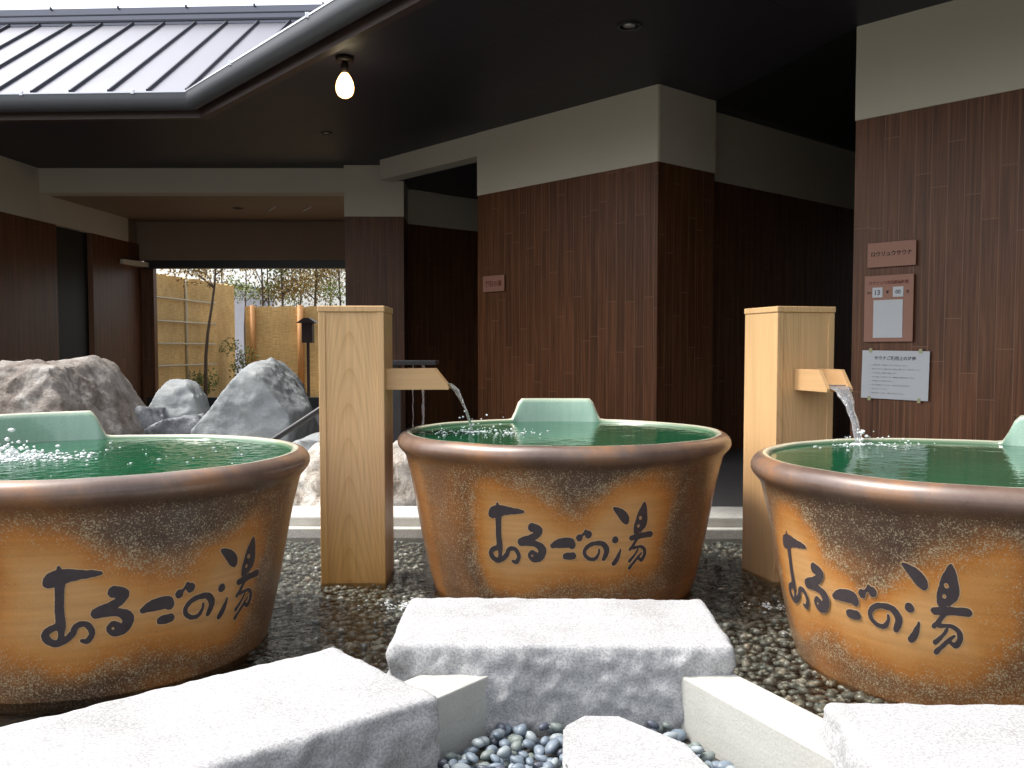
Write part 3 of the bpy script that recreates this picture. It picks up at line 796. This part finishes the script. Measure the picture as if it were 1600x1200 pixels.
def splash(cx, cy, n, spread, lab, tubc, up=.05, zb=.584, name='water_splash', big=1.0):
    it = []
    while len(it) < n:
        a = rng.uniform(0, 2*math.pi); r = abs(rng.gauss(0, 1))*spread; x, y = cx+r*math.cos(a)*1.4, cy+r*math.sin(a)
        if tubc and math.hypot(x-tubc[0], y-tubc[1]) > .54: continue
        s = rng.uniform(.0012, .0042)*big*(1.3 if r < spread*.4 else 1)
        z = zb+ (abs(rng.gauss(0, 1))*up*math.exp(-r/spread) if rng.random() < .2 else 0)
        fl = .5 if z < zb+.003 else 1
        it.append((x, y, z, s*rng.uniform(1, 2.2), s, s*fl, rng.uniform(0, 3)))
    o = blobs(it, M['foam'], name); tag(o, lab, 'splash', kind='stuff'); return o
splash(-.145, 3.50, 150, .09, 'white drops and bubbles where the thin arc lands in the middle tub', TUBS[1])
splash(-.02, 3.46, 60, .09, 'loose bubbles drifting across the middle tub', TUBS[1], .01)
splash(land.x, land.y-.01, 170, .065, 'white drops and bubbles where the stream lands in the right tub', TUBS[2])
splash(-1.46, 2.66, 900, .075, 'thick white foam on the left tub near the picture edge', TUBS[0], .03, big=1.25)
splash(-1.30, 2.78, 60, .24, 'single bright drops jumping over the left tub water', TUBS[0], .03, big=1.1)

# ------------------------------------------------------------------ granite steps and curbs
def boxgrid(hx, hy, hz, step):
    nx, ny, nz = [max(2, int(2*h/step)) for h in (hx, hy, hz)]; V = []; F = []
    def face(n1, n2, fn):
        b0 = len(V)
        for i in range(n1+1):
            for j in range(n2+1): V.append(fn(-1+2*i/n1, -1+2*j/n2))
        for i in range(n1):
            for j in range(n2):
                a = b0+i*(n2+1)+j; F.append((a, a+n2+1, a+n2+2, a+1))
    face(nx, ny, lambda u, v: (u*hx, v*hy, hz)); face(nx, nz, lambda u, v: (u*hx, -hy, v*hz)); face(nx, nz, lambda u, v: (u*hx, hy, v*hz))
    face(ny, nz, lambda u, v: (hx, u*hy, v*hz)); face(ny, nz, lambda u, v: (-hx, u*hy, v*hz)); face(max(2, nx//6), max(2, ny//6), lambda u, v: (u*hx, v*hy, -hz))
    return V, F
def granite_block(cx, cy, rz, L, Wd, z0, z1, r, seed, lab, rough=.012, step=.0085, top=None, name='granite_step', cat='stone step', group='granite steps', bulge=0.0, mats=None, chip=.0016):
    hx, hy, hz = L/2, Wd/2, (z1-z0)/2; V, F = boxgrid(hx, hy, hz, step); out = []
    for x, y, z in V:
        p = Vector((x, y, z)); q_ = Vector((max(-hx+r, min(hx-r, x)), max(-hy+r, min(hy-r, y)), max(-hz+r, min(hz-r, z))))
        d = p-q_; d = d.normalized() if d.length > 1e-9 else Vector((0, 0, 0)); P = q_+d*r if d.length else p
        topd = hz-P.z
        sidef = sm(.000, .035, topd)
        w = Vector((P.x+cx*3+seed, P.y+cy, P.z))
        n1 = noise.fractal(w*9, 1.0, 2.1, 5); n2 = noise.fractal(w*34, 1.0, 2.0, 4); n3 = noise.voronoi(w*16)[0][0]
        nd = Vector((d.x, d.y, 0)); nd = nd.normalized() if nd.length > .2 else Vector((0, 0, 0))
        P = P+nd*((n1*rough*.45+n2*rough*.75+(n3-.25)*rough*1.1)*sidef + (n2*chip)*(1-sidef))
        if bulge: P.y -= bulge*sidef*sm(0, .12, topd)*(0.5+.8*n1)*(1 if d.y < -.3 else 0)*sm(0, .25, 1-abs(P.x/hx))
        P.z += .0006*n2*(1-sidef)+(n2*.002-abs(n1)*.003)*sm(hx*.0+.0, .03, max(0, .03-min(hx-abs(x), hy-abs(y))))
        out.append(P)
    me = pymesh(name, out, F, True)
    bm = bmesh.new(); bm.from_mesh(me); bmesh.ops.remove_doubles(bm, verts=bm.verts, dist=.0004); bmesh.ops.recalc_face_normals(bm, faces=bm.faces)
    for f in bm.faces:
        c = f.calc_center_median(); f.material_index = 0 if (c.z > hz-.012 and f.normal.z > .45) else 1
    bm.to_mesh(me); bm.free()
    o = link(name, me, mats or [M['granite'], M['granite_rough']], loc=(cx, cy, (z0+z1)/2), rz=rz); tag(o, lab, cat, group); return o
# centre: front edge D 1.84, back 2.20
granite_block(.103, 2.02, R(-1.0), .705, .36, -.02, .300, .012, 3.0, 'white granite step in front of the middle tub, between the two concrete curbs', bulge=.012)
# left slab
ldv = Vector((-.449, -.388)).normalized(); wv = Vector((.22, -.283)).normalized()
p_back = Vector((-.358+.006, 1.84+.006)); Ls = 1.35
c_ = p_back+ldv*Ls/2+wv*.18
granite_block(c_.x, c_.y, math.atan2(-ldv.y, -ldv.x), Ls, .36, -.02, .300, .012, 9.0, 'white granite step at lower left, running out of the picture below the left tub', step=.010)
# right slab
Lr = 1.0
granite_block(.525+Lr/2, 1.53-.18, R(-2), Lr, .36, -.02, .300, .012, 14.0, 'white granite step at lower right in front of the right tub', step=.010)

def curb(pa, pb, width, z0, z1, side, lab):
    pa = Vector(pa); pb = Vector(pb); d = pb-pa; L = d.length
    b = MB(); b.box(0, L, 0, width*side, z0, z1, bev=.004) if side > 0 else b.box(0, L, -width, 0, z0, z1, bev=.004)
    o = b.build('concrete_curb', M['concrete'], loc=(pa.x, pa.y, 0), rz=math.atan2(d.y, d.x)); tag(o, lab, 'curb', 'pale concrete curbs'); return o
curb((-.032, 1.850), (-.330, 1.473), .115, .0, .240, -1, 'short pale concrete curb between the lower left step and the centre step')
curb((.333, 1.850), (.60, 1.270), .108, .0, .240, 1, 'long pale concrete curb running from the centre step to the lower right step')
# stepping stone in the pebbles
b = MB(); poly = [(.095, 1.675), (.135, 1.725), (.205, 1.722), (.31, 1.60), (.36, 1.40), (.10, 1.40), (.085, 1.52)]
b.prism(poly, .11, .203)
bmesh.ops.bevel(b.bm, geom=list(b.bm.edges), offset=.006, segments=2, affect='EDGES')
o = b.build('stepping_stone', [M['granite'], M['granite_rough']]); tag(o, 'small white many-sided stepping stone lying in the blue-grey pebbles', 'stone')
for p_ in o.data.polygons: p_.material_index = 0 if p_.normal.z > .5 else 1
sheet('gravel_bed', [(-.30, 1.30), (.60, 1.30), (.34, 1.855), (-.04, 1.855)], .118, M['soil'])

# loose blue-grey pebbles, each its own thing
def inside(x, y):
    # between the inner edges of both curbs
    ax, ay, bx, by = -.032, 1.850, -.330, 1.473
    if (bx-ax)*(y-ay)-(by-ay)*(x-ax) < .012: return False
    ax, ay, bx, by = .333, 1.850, .60, 1.270
    if (bx-ax)*(y-ay)-(by-ay)*(x-ax) > -.012: return False
    return y < 1.835
peb_m = [plain('pebble_blue', (.17, .21, .255), .45, .25, 30), plain('pebble_pale', (.28, .32, .34), .5, .2, 30), plain('pebble_green', (.17, .20, .19), .5, .25, 30), plain('pebble_slate', (.085, .095, .125), .4, .25, 30)]
pebs = []
for i in range(10):
    v, f = IV2, IF2; sx, sy, sz = rng.uniform(.85, 1.25), rng.uniform(.65, .95), rng.uniform(.5, .72); off = Vector((i*3.1, 0, 0)); VV = []
    for q_ in v:
        q2 = Vector(q_); k = 1+.16*noise.noise(q2*1.1+off); VV.append((q2.x*k*sx*.0145, q2.y*k*sy*.0145, q2.z*k*sz*.0145))
    me = pymesh('pebble', VV, f.tolist(), True); me.materials.append(peb_m[[0, 0, 1, 0, 2, 0, 3, 0, 1, 2][i]]); pebs.append(me)
cand = []
for layer, z in ((0, .121), (1, .132), (2, .143)):
    placed = 0; tries = 0
    while tries < 2600 and placed < (150, 110, 60)[layer]:
        tries += 1; x, y = rng.uniform(-.26, .50), rng.uniform(1.50, 1.83)
        if not inside(x, y): continue
        if .10 < x < .36 and 1.4 < y < 1.71 and (x < .30): continue
        if x > .30 and y < 1.60 and x < .33: continue
        if any(l == layer and (x-a)**2+(y-c)**2 < .0245**2 for a, c, _, l in cand): continue
        cand.append((x, y, z+rng.uniform(-.003, .004), layer)); placed += 1
cand.sort(key=lambda c: -c[1])
for i, (x, y, z, l) in enumerate(cand[:300]):
    o = bpy.data.objects.new('pebble', rng.choice(pebs)); COL.objects.link(o)
    o.location = (x, y, z); o.rotation_euler = (rng.uniform(-.5, .5), rng.uniform(-.5, .5), rng.uniform(0, 6.3)); s = rng.uniform(.78, 1.18); o.scale = (s, s, s)
    tag(o, {'pebble_blue': 'smooth blue-grey pebble', 'pebble_pale': 'pale whitish-grey pebble', 'pebble_green': 'greenish-grey pebble', 'pebble_slate': 'dark slate-coloured pebble'}[o.data.materials[0].name.split('.')[0]]+' in the dry bed between the concrete curbs', 'pebble', 'blue-grey pebbles between the curbs')

# ------------------------------------------------------------------ wet gravel under shallow water
def wet_mat():
    m = NT('wet_gravel'); v = m.mapping()
    vo = m.n('ShaderNodeTexVoronoi'); vo.inputs['Scale'].default_value = 30; m.l(v, vo.inputs['Vector'])
    s = m.n('ShaderNodeSeparateColor'); m.l(vo.outputs['Color'], s.inputs[0])
    c = m.ramp(s.outputs[0], [(0, (.075, .08, .078)), (.35, (.18, .172, .150)), (.6, (.14, .155, .15)), (.8, (.27, .225, .175)), (1, (.42, .42, .39))])
    c = m.mix(1.0, c, m.ramp(m.noise(v, 90, 3), [(.3, .75), (.7, 1.2)]), 'MULTIPLY')
    m.set(color=c, rough=.22, spec=.5); return m.m
M['wet'] = wet_mat()
items = []
yy = 1.52
r2 = random.Random(11)
while yy < 4.16:
    g = .0245+.0010*yy; xx = -1.15
    while xx < 1.75:
        x = xx+r2.uniform(-.4, .4)*g; y = yy+r2.uniform(-.4, .4)*g; xx += g
        if any(math.hypot(x-t[0], y-t[1]) < .45 for t in TUBS): continue
        if abs(x-.103) < .33 and abs(y-2.02) < .16: continue
        pxx = 800+1440*x/y
        if pxx < 380 or pxx > 1560: continue
        if 660 < pxx < 1080 and y > 2.9: continue
        s = r2.uniform(.5, 1.05)*g*.70
        items.append((x, y, .013+r2.uniform(-.006, .010), s*r2.uniform(.9, 1.5), s*r2.uniform(.7, 1.0), s*r2.uniform(.4, .75), r2.uniform(0, 3.1)))
    yy += g*.9
o = blobs(items, M['wet'], 'wet_gravel'); tag(o, 'bed of small dark wet gravel under shallow clear water around the tubs', 'gravel', kind='stuff')
# pool water sheet
o = link('water', pymesh('water', [(-3.1, .95, .030), (3.5, .95, .030), (3.5, 4.225, .030), (-3.1, 4.225, .030)], [(0, 1, 2, 3)]), M['poolwater']); tag(o, kind='structure')
# run-off froth at tub feet
splash(-.36, 3.06, 110, .05, 'froth of overflow water beside the left foot of the middle tub', None, .01, .036, big=1.0)
splash(-.60, 2.25, 70, .05, 'froth of overflow water beside the right foot of the left tub', None, .01, .036, big=1.0)
splash(.86, 3.05, 50, .05, 'froth of overflow water at the foot of the right wooden post', None, .008, .036, big=1.0)

# ------------------------------------------------------------------ rocks
def rock(name, sil, D, depth, lab, mat, seed, sub=5, amp=.03, group=None, back=.6, n_extra=7, tiltf=.35, fine=.012):
    """angular rock: its outline (seen from the front) given in photo pixels at distance D; cut from half-spaces"""
    pts = [px(x, y, D) for x, y in sil]; cx = sum(p.x for p in pts)/len(pts); zmin = min(p.z for p in pts); zmax = max(p.z for p in pts)
    cz = (zmin+zmax)/2; rg = random.Random(seed); planes = []
    P2 = [(p.x-cx, p.z-cz) for p in pts]; n = len(P2)
    area = sum(P2[i][0]*P2[(i+1) % n][1]-P2[(i+1) % n][0]*P2[i][1] for i in range(n))
    if area < 0: P2 = P2[::-1]
    for i in range(n):
        (x0, z0), (x1, z1) = P2[i], P2[(i+1) % n]; nx, nz = z1-z0, -(x1-x0); L = math.hypot(nx, nz)
        if L < 1e-6: continue
        nx /= L; nz /= L; d = nx*x0+nz*z0
        ty = rg.uniform(-tiltf, tiltf)*.6
        planes.append((Vector((nx, ty, nz)).normalized(), d/math.sqrt(1+ty*ty)))
    hw = max(abs(p[0]) for p in P2)
    for k in range(n_extra):
        a = rg.uniform(-1.1, 1.1); e = rg.uniform(-.1, .75)
        nrm = Vector((math.sin(a), -math.cos(a), e)).normalized(); planes.append((nrm, depth*rg.uniform(.42, .62)+hw*abs(nrm.x)*.45+abs(nrm.z)*(zmax-cz)*.35))
    for k in range(4):
        a = rg.uniform(-1, 1); nrm = Vector((math.sin(a), math.cos(a), rg.uniform(0, .6))).normalized(); planes.append((nrm, depth*back*rg.uniform(.8, 1.1)+hw*abs(nrm.x)*.4))
    bm = bmesh.new(); bmesh.ops.create_icosphere(bm, subdivisions=sub, radius=1)
    off = Vector((seed*7.3, seed, 0))
    for v in bm.verts:
        d = v.co.normalized(); r = 1e9
        ds = sorted(dd/max(d.dot(nn), 1e-4) for nn, dd in planes if d.dot(nn) > .02 and dd > 0)
        if not ds: r = hw
        else:
            r = ds[0]
            if len(ds) > 1: r = ds[0]-.02*hw*math.exp(-(ds[1]-ds[0])/(.06*hw+1e-6))
        r = min(r, hw*2.2)
        w = d*r*2.2+off
        r += amp*noise.fractal(w*1.5, 1.0, 2.0, 4)+fine*noise.fractal(w*6, .8, 2.1, 4) - fine*.9*abs(noise.noise(w*3.1))
        v.co = d*r
    for f in bm.faces: f.smooth = True
    me = bpy.data.meshes.new(name); bm.to_mesh(me); bm.free()
    try: me.set_sharp_from_angle(angle=R(38))
    except Exception: pass
    o = link(name, me, mat, loc=(cx, D+depth*.3, cz)); tag(o, lab, 'rock', group); return o
M['rock_brown'] = rock_mat('brown_rock', [(.30, (.075, .060, .050)), (.42, (.20, .165, .14)), (.54, (.33, .30, .27)), (.70, (.58, .56, .53))], 4.5, bump=1.0)
M['rock_grey'] = rock_mat('blue_grey_rock', [(.30, (.24, .255, .27)), (.5, (.31, .33, .335)), (.7, (.39, .41, .41))], 4, vein=(.40, .39, .35), bump=.45)
M['rock_dark'] = rock_mat('dark_grey_rock', [(.3, (.07, .075, .085)), (.5, (.20, .21, .225)), (.7, (.48, .49, .51))], 7)
M['rock_white'] = rock_mat('pale_rock', [(.34, (.12, .095, .07)), (.44, (.42, .37, .31)), (.52, (.62, .58, .52)), (.7, (.78, .75, .70))], 10)
rock('garden_rock', [(-75, 720), (-75, 572), (-10, 564), (40, 565), (82, 564), (98, 576), (112, 604), (132, 648), (148, 676), (150, 720)], 5.0, .75, 'large craggy brown rock with pale top behind the left tub', M['rock_brown'], 3, 6, .030, n_extra=14, fine=.014, tiltf=.12)
rock('garden_rock', [(292, 715), (297, 672), (318, 640), (345, 608), (383, 568), (401, 561), (417, 566), (440, 592), (468, 626), (476, 648), (474, 715)], 5.5, .62, 'large pointed blue-grey rock to the left of the wooden post', M['rock_grey'], 8, 6, .018, n_extra=6, fine=.007)
rock('garden_rock', [(236, 700), (238, 620), (247, 600), (285, 599), (303, 618), (311, 645), (305, 700)], 6.0, .35, 'small upright grey rock beside the large pointed one', M['rock_grey'], 12, 5, .016)
rock('garden_rock', [(170, 700), (176, 650), (200, 638), (235, 636), (246, 655), (250, 700)], 5.7, .3, 'low dark grey rock between the brown rock and the small upright one', M['rock_dark'], 15, 5, .02)
rock('garden_rock', [(222, 700), (226, 672), (262, 655), (300, 650), (312, 672), (314, 700)], 5.5, .3, 'low mottled rock at the foot of the small upright one', M['rock_dark'], 19, 5, .02)
rock('garden_rock', [(455, 810), (458, 722), (478, 700), (535, 698), (560, 715), (572, 760), (572, 810)], 4.75, .32, 'bleached mottled rock behind the wooden post, left part showing', M['rock_white'], 23, 5, .02)
rock('garden_rock', [(590, 805), (596, 735), (606, 690), (632, 680), (652, 700), (668, 745), (670, 805)], 4.8, .30, 'bleached mottled rock showing between wooden post and middle tub', M['rock_white'], 27, 5, .022)
rock('garden_rock', [(440, 730), (446, 700), (470, 684), (540, 682), (560, 700), (562, 730)], 5.1, .3, 'flat pale slab-like rock under the black pipe', M['rock_grey'], 31, 5, .012)

# black pipe
pa = px(425, 688, 4.9); pb = px(520, 626, 5.0)
o = MB().tube([pa+Vector((-.25, 0, -.16)), pa, pb, pb+Vector((.25, 0, .16))], .016, 14).build('black_pipe', M['metalblack']); tag(o, 'slanting black pipe leaning past the pointed grey rock', 'pipe')
# dark stone fountain behind the left post
t = empty('stone_fountain', (-.70, 4.95, .10)); tag(t, 'dark polished stone fountain half hidden behind the level wooden spout', 'fountain')
MB().box(-.02, .115, -.1, .1, 0, .60, bev=.004).build('pillar', M['darkstone'], t)
MB().box(-.02, .30, -.12, .12, .715, .738, bev=.003).build('slab', M['metalblack'], t)
MB().box(.03, .10, -.06, .06, .60, .715).build('neck', M['metalblack'], t)
for i, (xx, r_) in enumerate(((645, .004), (661, .009))):
    p = px(xx, 600, 4.95)
    s_ = MB().tube([(p.x+.002*math.sin(k*2.1), p.y, .83-.03*k) for k in range(0, 13+i*6)], [r_*(.75+.25*math.sin(k*1.7)) for k in range(0, 13+i*6)], 8).build('water_trickle', M['stream'])
    tag(s_, ('faint thin trickle' if i == 0 else 'thicker bright trickle')+' of water falling behind the level wooden spout', 'falling water')

# ------------------------------------------------------------------ signs
def text_mesh(txt, size, name='lettering', width=None, bold=.035):
    c = bpy.data.curves.new('txt', 'FONT'); c.body = txt; c.size = size; c.align_x = 'CENTER'; c.align_y = 'CENTER'; c.resolution_u = 2; c.offset = bold*size
    o = bpy.data.objects.new('txt', c); COL.objects.link(o)
    dg = bpy.context.evaluated_depsgraph_get(); me = bpy.data.meshes.new_from_object(o.evaluated_get(dg)); bpy.data.objects.remove(o)
    me.name = name
    v = np.empty(len(me.vertices)*3); me.vertices.foreach_get('co', v); v = v.reshape(-1, 3)
    w = v[:, 0].max()-v[:, 0].min(); v[:, :2] -= (v[:, :2].max(0)+v[:, :2].min(0))/2
    k = (width/w) if width else 1; v[:, 0] *= k
    out = np.stack([v[:, 0], np.zeros(len(v)), v[:, 1]*min(k, 1.6)], 1); me.vertices.foreach_set('co', out.ravel()); me.update(); return me
ang = math.atan2(-D1.y, -D1.x)         # local x runs along the facade to the right
nf = Vector((math.sin(ang), -math.cos(ang)))
def on_wall(base, x0px):
    """distance along facade (from base, along -D1) where photo column x0px meets it"""
    k = (x0px-800)/1440; d = -D1.xy
    return (k*base.y-base.x)/(d.x-k*d.y)
def place(base, xpx, ypx):
    s = on_wall(base, xpx); p = base-D1.xy*s; z = CAM_H-(ypx-545)*p.y/1440; return p, z, s
def sign(x0, x1, y0, y1, yl0, yl1, lab, mat, name, cat, thick=.006, base=W0, group=None):
    pA, zA0, sA = place(base, x0, y0); _, zA1, _ = place(base, x0, y1); pB, zB0, sB = place(base, x1, yl0); _, zB1, _ = place(base, x1, yl1)
    w = sB-sA; zt_ = (zA0+zB0)/2; zb_ = (zA1+zB1)/2; c = (pA+pB)/2+nf*.014
    t = empty(name, (c.x, c.y, (zt_+zb_)/2), ang); tag(t, lab, cat, group)
    h = zt_-zb_
    MB().box(-w/2, w/2, -thick, 0, -h/2, h/2, bev=.001).build('plate', mat, t)
    return t, w, h
t, w, h = sign(1354.5, 1429.5, 383, 420.5, 375.5, 414.5, 'terracotta nameplate with dark sauna lettering, topmost on the right wall', M['sign'], 'name_sign', 'sign')
link('lettering', text_mesh('ロウリュウサウナ', .05, width=w*.84), M['signtext'], t, loc=(0, -.0068, .005))
t, w, h = sign(1351, 1427, 433, 534, 428.5, 534, 'tall terracotta board with white cards, under the nameplate on the right wall', M['sign'], 'time_board', 'notice board')
link('title_lettering', text_mesh('ロウリュウ次回開催時間', .03, width=w*.80), M['signred'], t, loc=(0, -.0068, h*.39))
for k, x_ in enumerate((-.22, .20)):
    c_ = MB().box(-.105*w, .105*w, -.003, 0, -.075*h, .075*h).build('number_card', M['paper'], t, loc=(x_*w, -.0065, h*.245))
    link('numeral', text_mesh(('13', '00')[k], .04, width=w*.11), M['papertext'], c_, loc=(0, -.0036, 0))
link('lettering', text_mesh('本日', .03, width=w*.09), M['signtext'], t, loc=(-.40*w, -.0068, h*.245))
link('lettering', text_mesh('時', .03, width=w*.07), M['signtext'], t, loc=(-.01*w, -.0068, h*.245))
link('lettering', text_mesh('分', .03, width=w*.07), M['signtext'], t, loc=(.39*w, -.0068, h*.245))
MB().box(-.30*w, .30*w, -.003, 0, -.285*h, .285*h).build('white_card', M['paper'], t, loc=(0, -.0065, -h*.155))
t, w, h = sign(1348.5, 1453.5, 547, 622, 549, 626, 'white paper notice of small print taped below the board on the right wall', M['paper'], 'paper_notice', 'notice', .0015)
t.rotation_euler = (0, R(.8), ang)
link('title_lettering', text_mesh('サウナご利用上の注意', .05, width=w*.62), M['papertext'], t, loc=(0, -.0022, h*.345))
lines = ['一、ご利用の前に、お身体をよく洗ってからお入りください。', '一、体調のすぐれない方、飲酒された方のご利用はご遠慮ください。水分をお取りください。', '一、サウナ内では、お静かにお願いします。', '一、タオルを敷いてご利用ください。長時間のご利用はお控えください。', '一、お子様のみのご利用はできません。', '一、石には手を触れないでください。やけどのおそれがあります。', '一、水をかけないでください。', '一、気分が悪くなった方は、係員までお知らせください。']
for k, s in enumerate(lines):
    ww = w*min(.76, .0205*len(s)); link('small_print', text_mesh(s, .02, width=ww, bold=.01), M['papertext'], t, loc=(-w*.38+ww/2, -.0022, h*(.20-.083*k)))
for sx in (-1, 1):
    for sz in (-1, 1): MB().box(-.009, .009, -.0012, -.0002, -.012, .012).build('tape', M['tape'], t, loc=(sx*w*.37, -.002, sz*h*.5))
t, w, h = sign(757.5, 790.5, 433, 457, 430, 455.5, 'small terracotta plate with faint lettering on the wall of the middle block', M['sign'], 'door_plate', 'sign', base=C1)
link('lettering', text_mesh('薬石の湯', .05, width=w*.76), M['signred'], t, loc=(0, -.0068, 0))

# ------------------------------------------------------------------ garden beyond the opening
def reed_mat(name, c1, c2, c3, sc=1.0):
    m = NT(name); v = m.mapping((7, 7, 110)); v2 = m.mapping((90, 90, 4))
    a = m.noise(v, 1.0*sc, 4, .6); b_ = m.noise(v2, 1.0*sc, 3, .6); big = m.noise(m.mapping((1.4, 1.4, 1.4)), 1.0, 4)
    c = m.ramp(m.math('ADD', m.math('MULTIPLY', a, .6), m.math('MULTIPLY', b_, .4)), [(.34, c1), (.5, c2), (.68, c3)])
    c = m.mix(1.0, c, m.ramp(big, [(.3, .75), (.7, 1.2)]), 'MULTIPLY'); m.set(color=c, rough=.8); return m.m
M['reed'] = reed_mat('reed_screen', (.44, .27, .10), (.70, .48, .19), (.86, .68, .38))
M['bamboo'] = plain('pale_bamboo', (.55, .50, .36), .5, .15, 12); M['orangewood'] = plain('orange_post', (.55, .27, .09), .6, .15, 5)
M['bark'] = plain('bark', (.11, .085, .065), .9, .3, 12)
M['gleaf'] = plain('autumn_leaf', (.27, .19, .055), .7, .4, 3); M['gleaf2'] = plain('green_leaf', (.16, .20, .05), .7, .4, 3)
sheet('garden_ground', [(-12, 11.5), (6, 11.5), (6, 30), (-12, 30)], .12, plain('garden_soil', (.20, .14, .08), .9, .3, 5), thick=.2)
def fence(p0, p1, z1, lab, rails=None, poles=()):
    p0 = Vector(p0); p1 = Vector(p1); d = p1-p0; L = d.length; a = math.atan2(d.y, d.x)
    t = empty('reed_fence', (p0.x, p0.y, .12), a); tag(t, lab, 'fence')
    # woven face: a box with a slightly ragged top
    n = int(L/.05); b = MB(); rr = random.Random(int(L*100)); top = []
    poly = [(0, 0), (L, 0)]+[(L-L*k/n, z1-.12+rr.uniform(-.012, .012)) for k in range(n+1)]
    b.prism(poly, 0, .05, 'y'); b.build('reed_panel', M['reed'], t)
    for s, ri in poles: MB().tube([(s, -ri*1.02, 0), (s, -ri*1.02, z1-.10)], ri, 10).build('pole', M['bamboo'] if ri < .03 else M['orangewood'], t)
    for z, s0, s1 in rails or []: MB().tube([(s0, -.05, z-.12), ((s0+s1)/2, -.052, z-.12+.004), (s1, -.05, z-.12)], .014, 8).build('rail', M['bamboo'], t)
    return t
fence((-4.95, 12.0), (-4.56, 15.2), 1.93, 'tall reed fence with pale bamboo rails along the left side of the garden', [(z, .0, 2.4) for z in (1.60, 1.28, .97, .66)], [(.35, .022), (1.5, .018)])
fence((-4.30, 14.9), (-1.0, 14.9), 1.58, 'lower golden reed fence with orange posts across the garden', None, [(.13, .04), (.90, .05)])
def leafcloud(bm, c, r, n, rg, size=.03):
    for _ in range(n):
        while True:
            d = Vector((rg.uniform(-1, 1), rg.uniform(-1, 1), rg.uniform(-1, 1)))
            if d.length < 1: break
        p = c+Vector((d.x*r[0], d.y*r[1], d.z*r[2])); u = Vector((rg.gauss(0, 1), rg.gauss(0, 1), rg.gauss(0, 1))).normalized(); w = u.orthogonal().normalized()*size*.45; u = u*size
        vs = [bm.verts.new(v) for v in (p-u, p+w, p+u, p-w)]; bm.faces.new(vs)
def tree(x, y, H, r, lab, leafm, seed, lean=0, crown0=1.3, nleaf=1500, name='slender_tree', trunk=True):
    rg = random.Random(seed); t = empty(name, (x, y, .12)); tag(t, lab, 'tree' if name != 'garden_shrub' else 'shrub')
    b = MB(); pts = [Vector((lean*k/8+.02*math.sin(k+seed), .02*math.cos(k*1.3), H*k/8)) for k in range(9)]
    b.tube(pts, [r*(1-.09*k) for k in range(9)], 8)
    tips = []
    for k in range(9):
        z = rg.uniform(crown0, H); i = min(7, int(z/H*8)); p = pts[i].lerp(pts[i+1], z/H*8-i); a = rg.uniform(0, 6.3); L = rg.uniform(.3, .7)
        q_ = p+Vector((math.cos(a)*L, math.sin(a)*L, L*.6)); b.tube([p, p.lerp(q_, .5)+Vector((0, 0, .04)), q_], [r*.35, r*.25, r*.1], 5); tips.append(q_); tips.append(p.lerp(q_, .6))
    b.build('trunk', M['bark'], t)
    bm = bmesh.new()
    for q_ in tips: leafcloud(bm, q_, (.28, .28, .22), nleaf//len(tips), rg)
    me = bpy.data.meshes.new('crown'); bm.to_mesh(me); bm.free(); link('crown', me, leafm, t)
for i, (xp, D, H, r, lf, ln, lb) in enumerate([
    (318, 13.4, 2.7, .030, 'gleaf', .25, 'thin leaning tree with a dark trunk close to the left reed fence'),
    (347, 15.6, 3.0, .022, 'gleaf', 0, 'slim upright tree rising behind the top of the left reed fence'),
    (408, 16.0, 3.2, .028, 'gleaf', .05, 'slim autumn tree behind the first orange fence post'),
    (421, 16.4, 3.2, .022, 'gleaf2', 0, 'very slim green-leaved tree just right of the autumn tree behind the orange post'),
    (446, 15.9, 3.3, .032, 'gleaf', -.05, 'brown-leaved tree in the middle of the white sky above the low fence'),
    (494, 16.2, 3.3, .034, 'gleaf', .03, 'tree above the garden lantern, with loose orange-brown leaves'),
    (385, 17.0, 3.1, .020, 'gleaf2', 0, 'thin tree directly above the gap between the two reed fences'),
    (470, 17.2, 3.4, .022, 'gleaf2', 0, 'thin pale tree left of the tree above the lantern'),
    (516, 17.4, 3.4, .022, 'gleaf', 0, 'thin tree just right of the tree above the lantern'),
    (532, 16.0, 3.2, .026, 'gleaf2', 0, 'greenish tree at the right end of the garden beside the dark pillar')]):
    p = px(xp, 545, D); tree(p.x, D, H, r, lb, M[lf], 40+i, ln, 1.5)
for i, (xp, D, lb) in enumerate([(375, 14.6, 'yellow-green shrub in front of the gap between the two fences'), (310, 13.6, 'low green shrub at the foot of the leaning tree')]):
    p = px(xp, 545, D); t = empty('garden_shrub', (p.x, D, .12)); tag(t, lb, 'shrub'); bm = bmesh.new(); rg = random.Random(i)
    for k in range(6): leafcloud(bm, Vector((rg.uniform(-.15, .15), 0, .15+k*(.13 if i == 0 else .04))), (.20, .12, .16), 110, rg, .025)
    me = bpy.data.meshes.new('foliage'); bm.to_mesh(me); bm.free(); link('foliage', me, M['gleaf2'], t)
    MB().tube([(0, 0, 0), (.01, 0, .4)], .01, 6).build('stem', M['bark'], t)
# distant pale house seen in the gap
t = empty('distant_house', (-7.12, 24, .1)); tag(t, 'pale blue-grey house wall seen through the gap between the fences', 'house')
MB().box(-.19, .19, 0, 3, 0, 2.4).build('wall', plain('pale_wall', (.45, .48, .55), .8), t)
MB().box(-.22, .22, -.1, 3.1, 2.401, 2.46).build('roof', M['roof'], t)
# garden lantern
p = px(482, 545, 12.6)
t = empty('garden_lantern', (p.x, 12.6, .12)); tag(t, 'dark wooden garden lantern on a thin pole in front of the golden fence', 'lantern')
MB().box(-.018, .018, -.018, .018, 0, .86).build('pole', M['lampmount'], t)
MB().box(-.072, .072, -.072, .072, .861, 1.13, bev=.004).build('lamp_box', M['lampmount'], t)
b = MB(); b.prism([(-.135, 1.131), (.135, 1.131), (.03, 1.20), (-.03, 1.20)], -.12, .12, 'y'); b.build('roof', M['lampmount'], t)
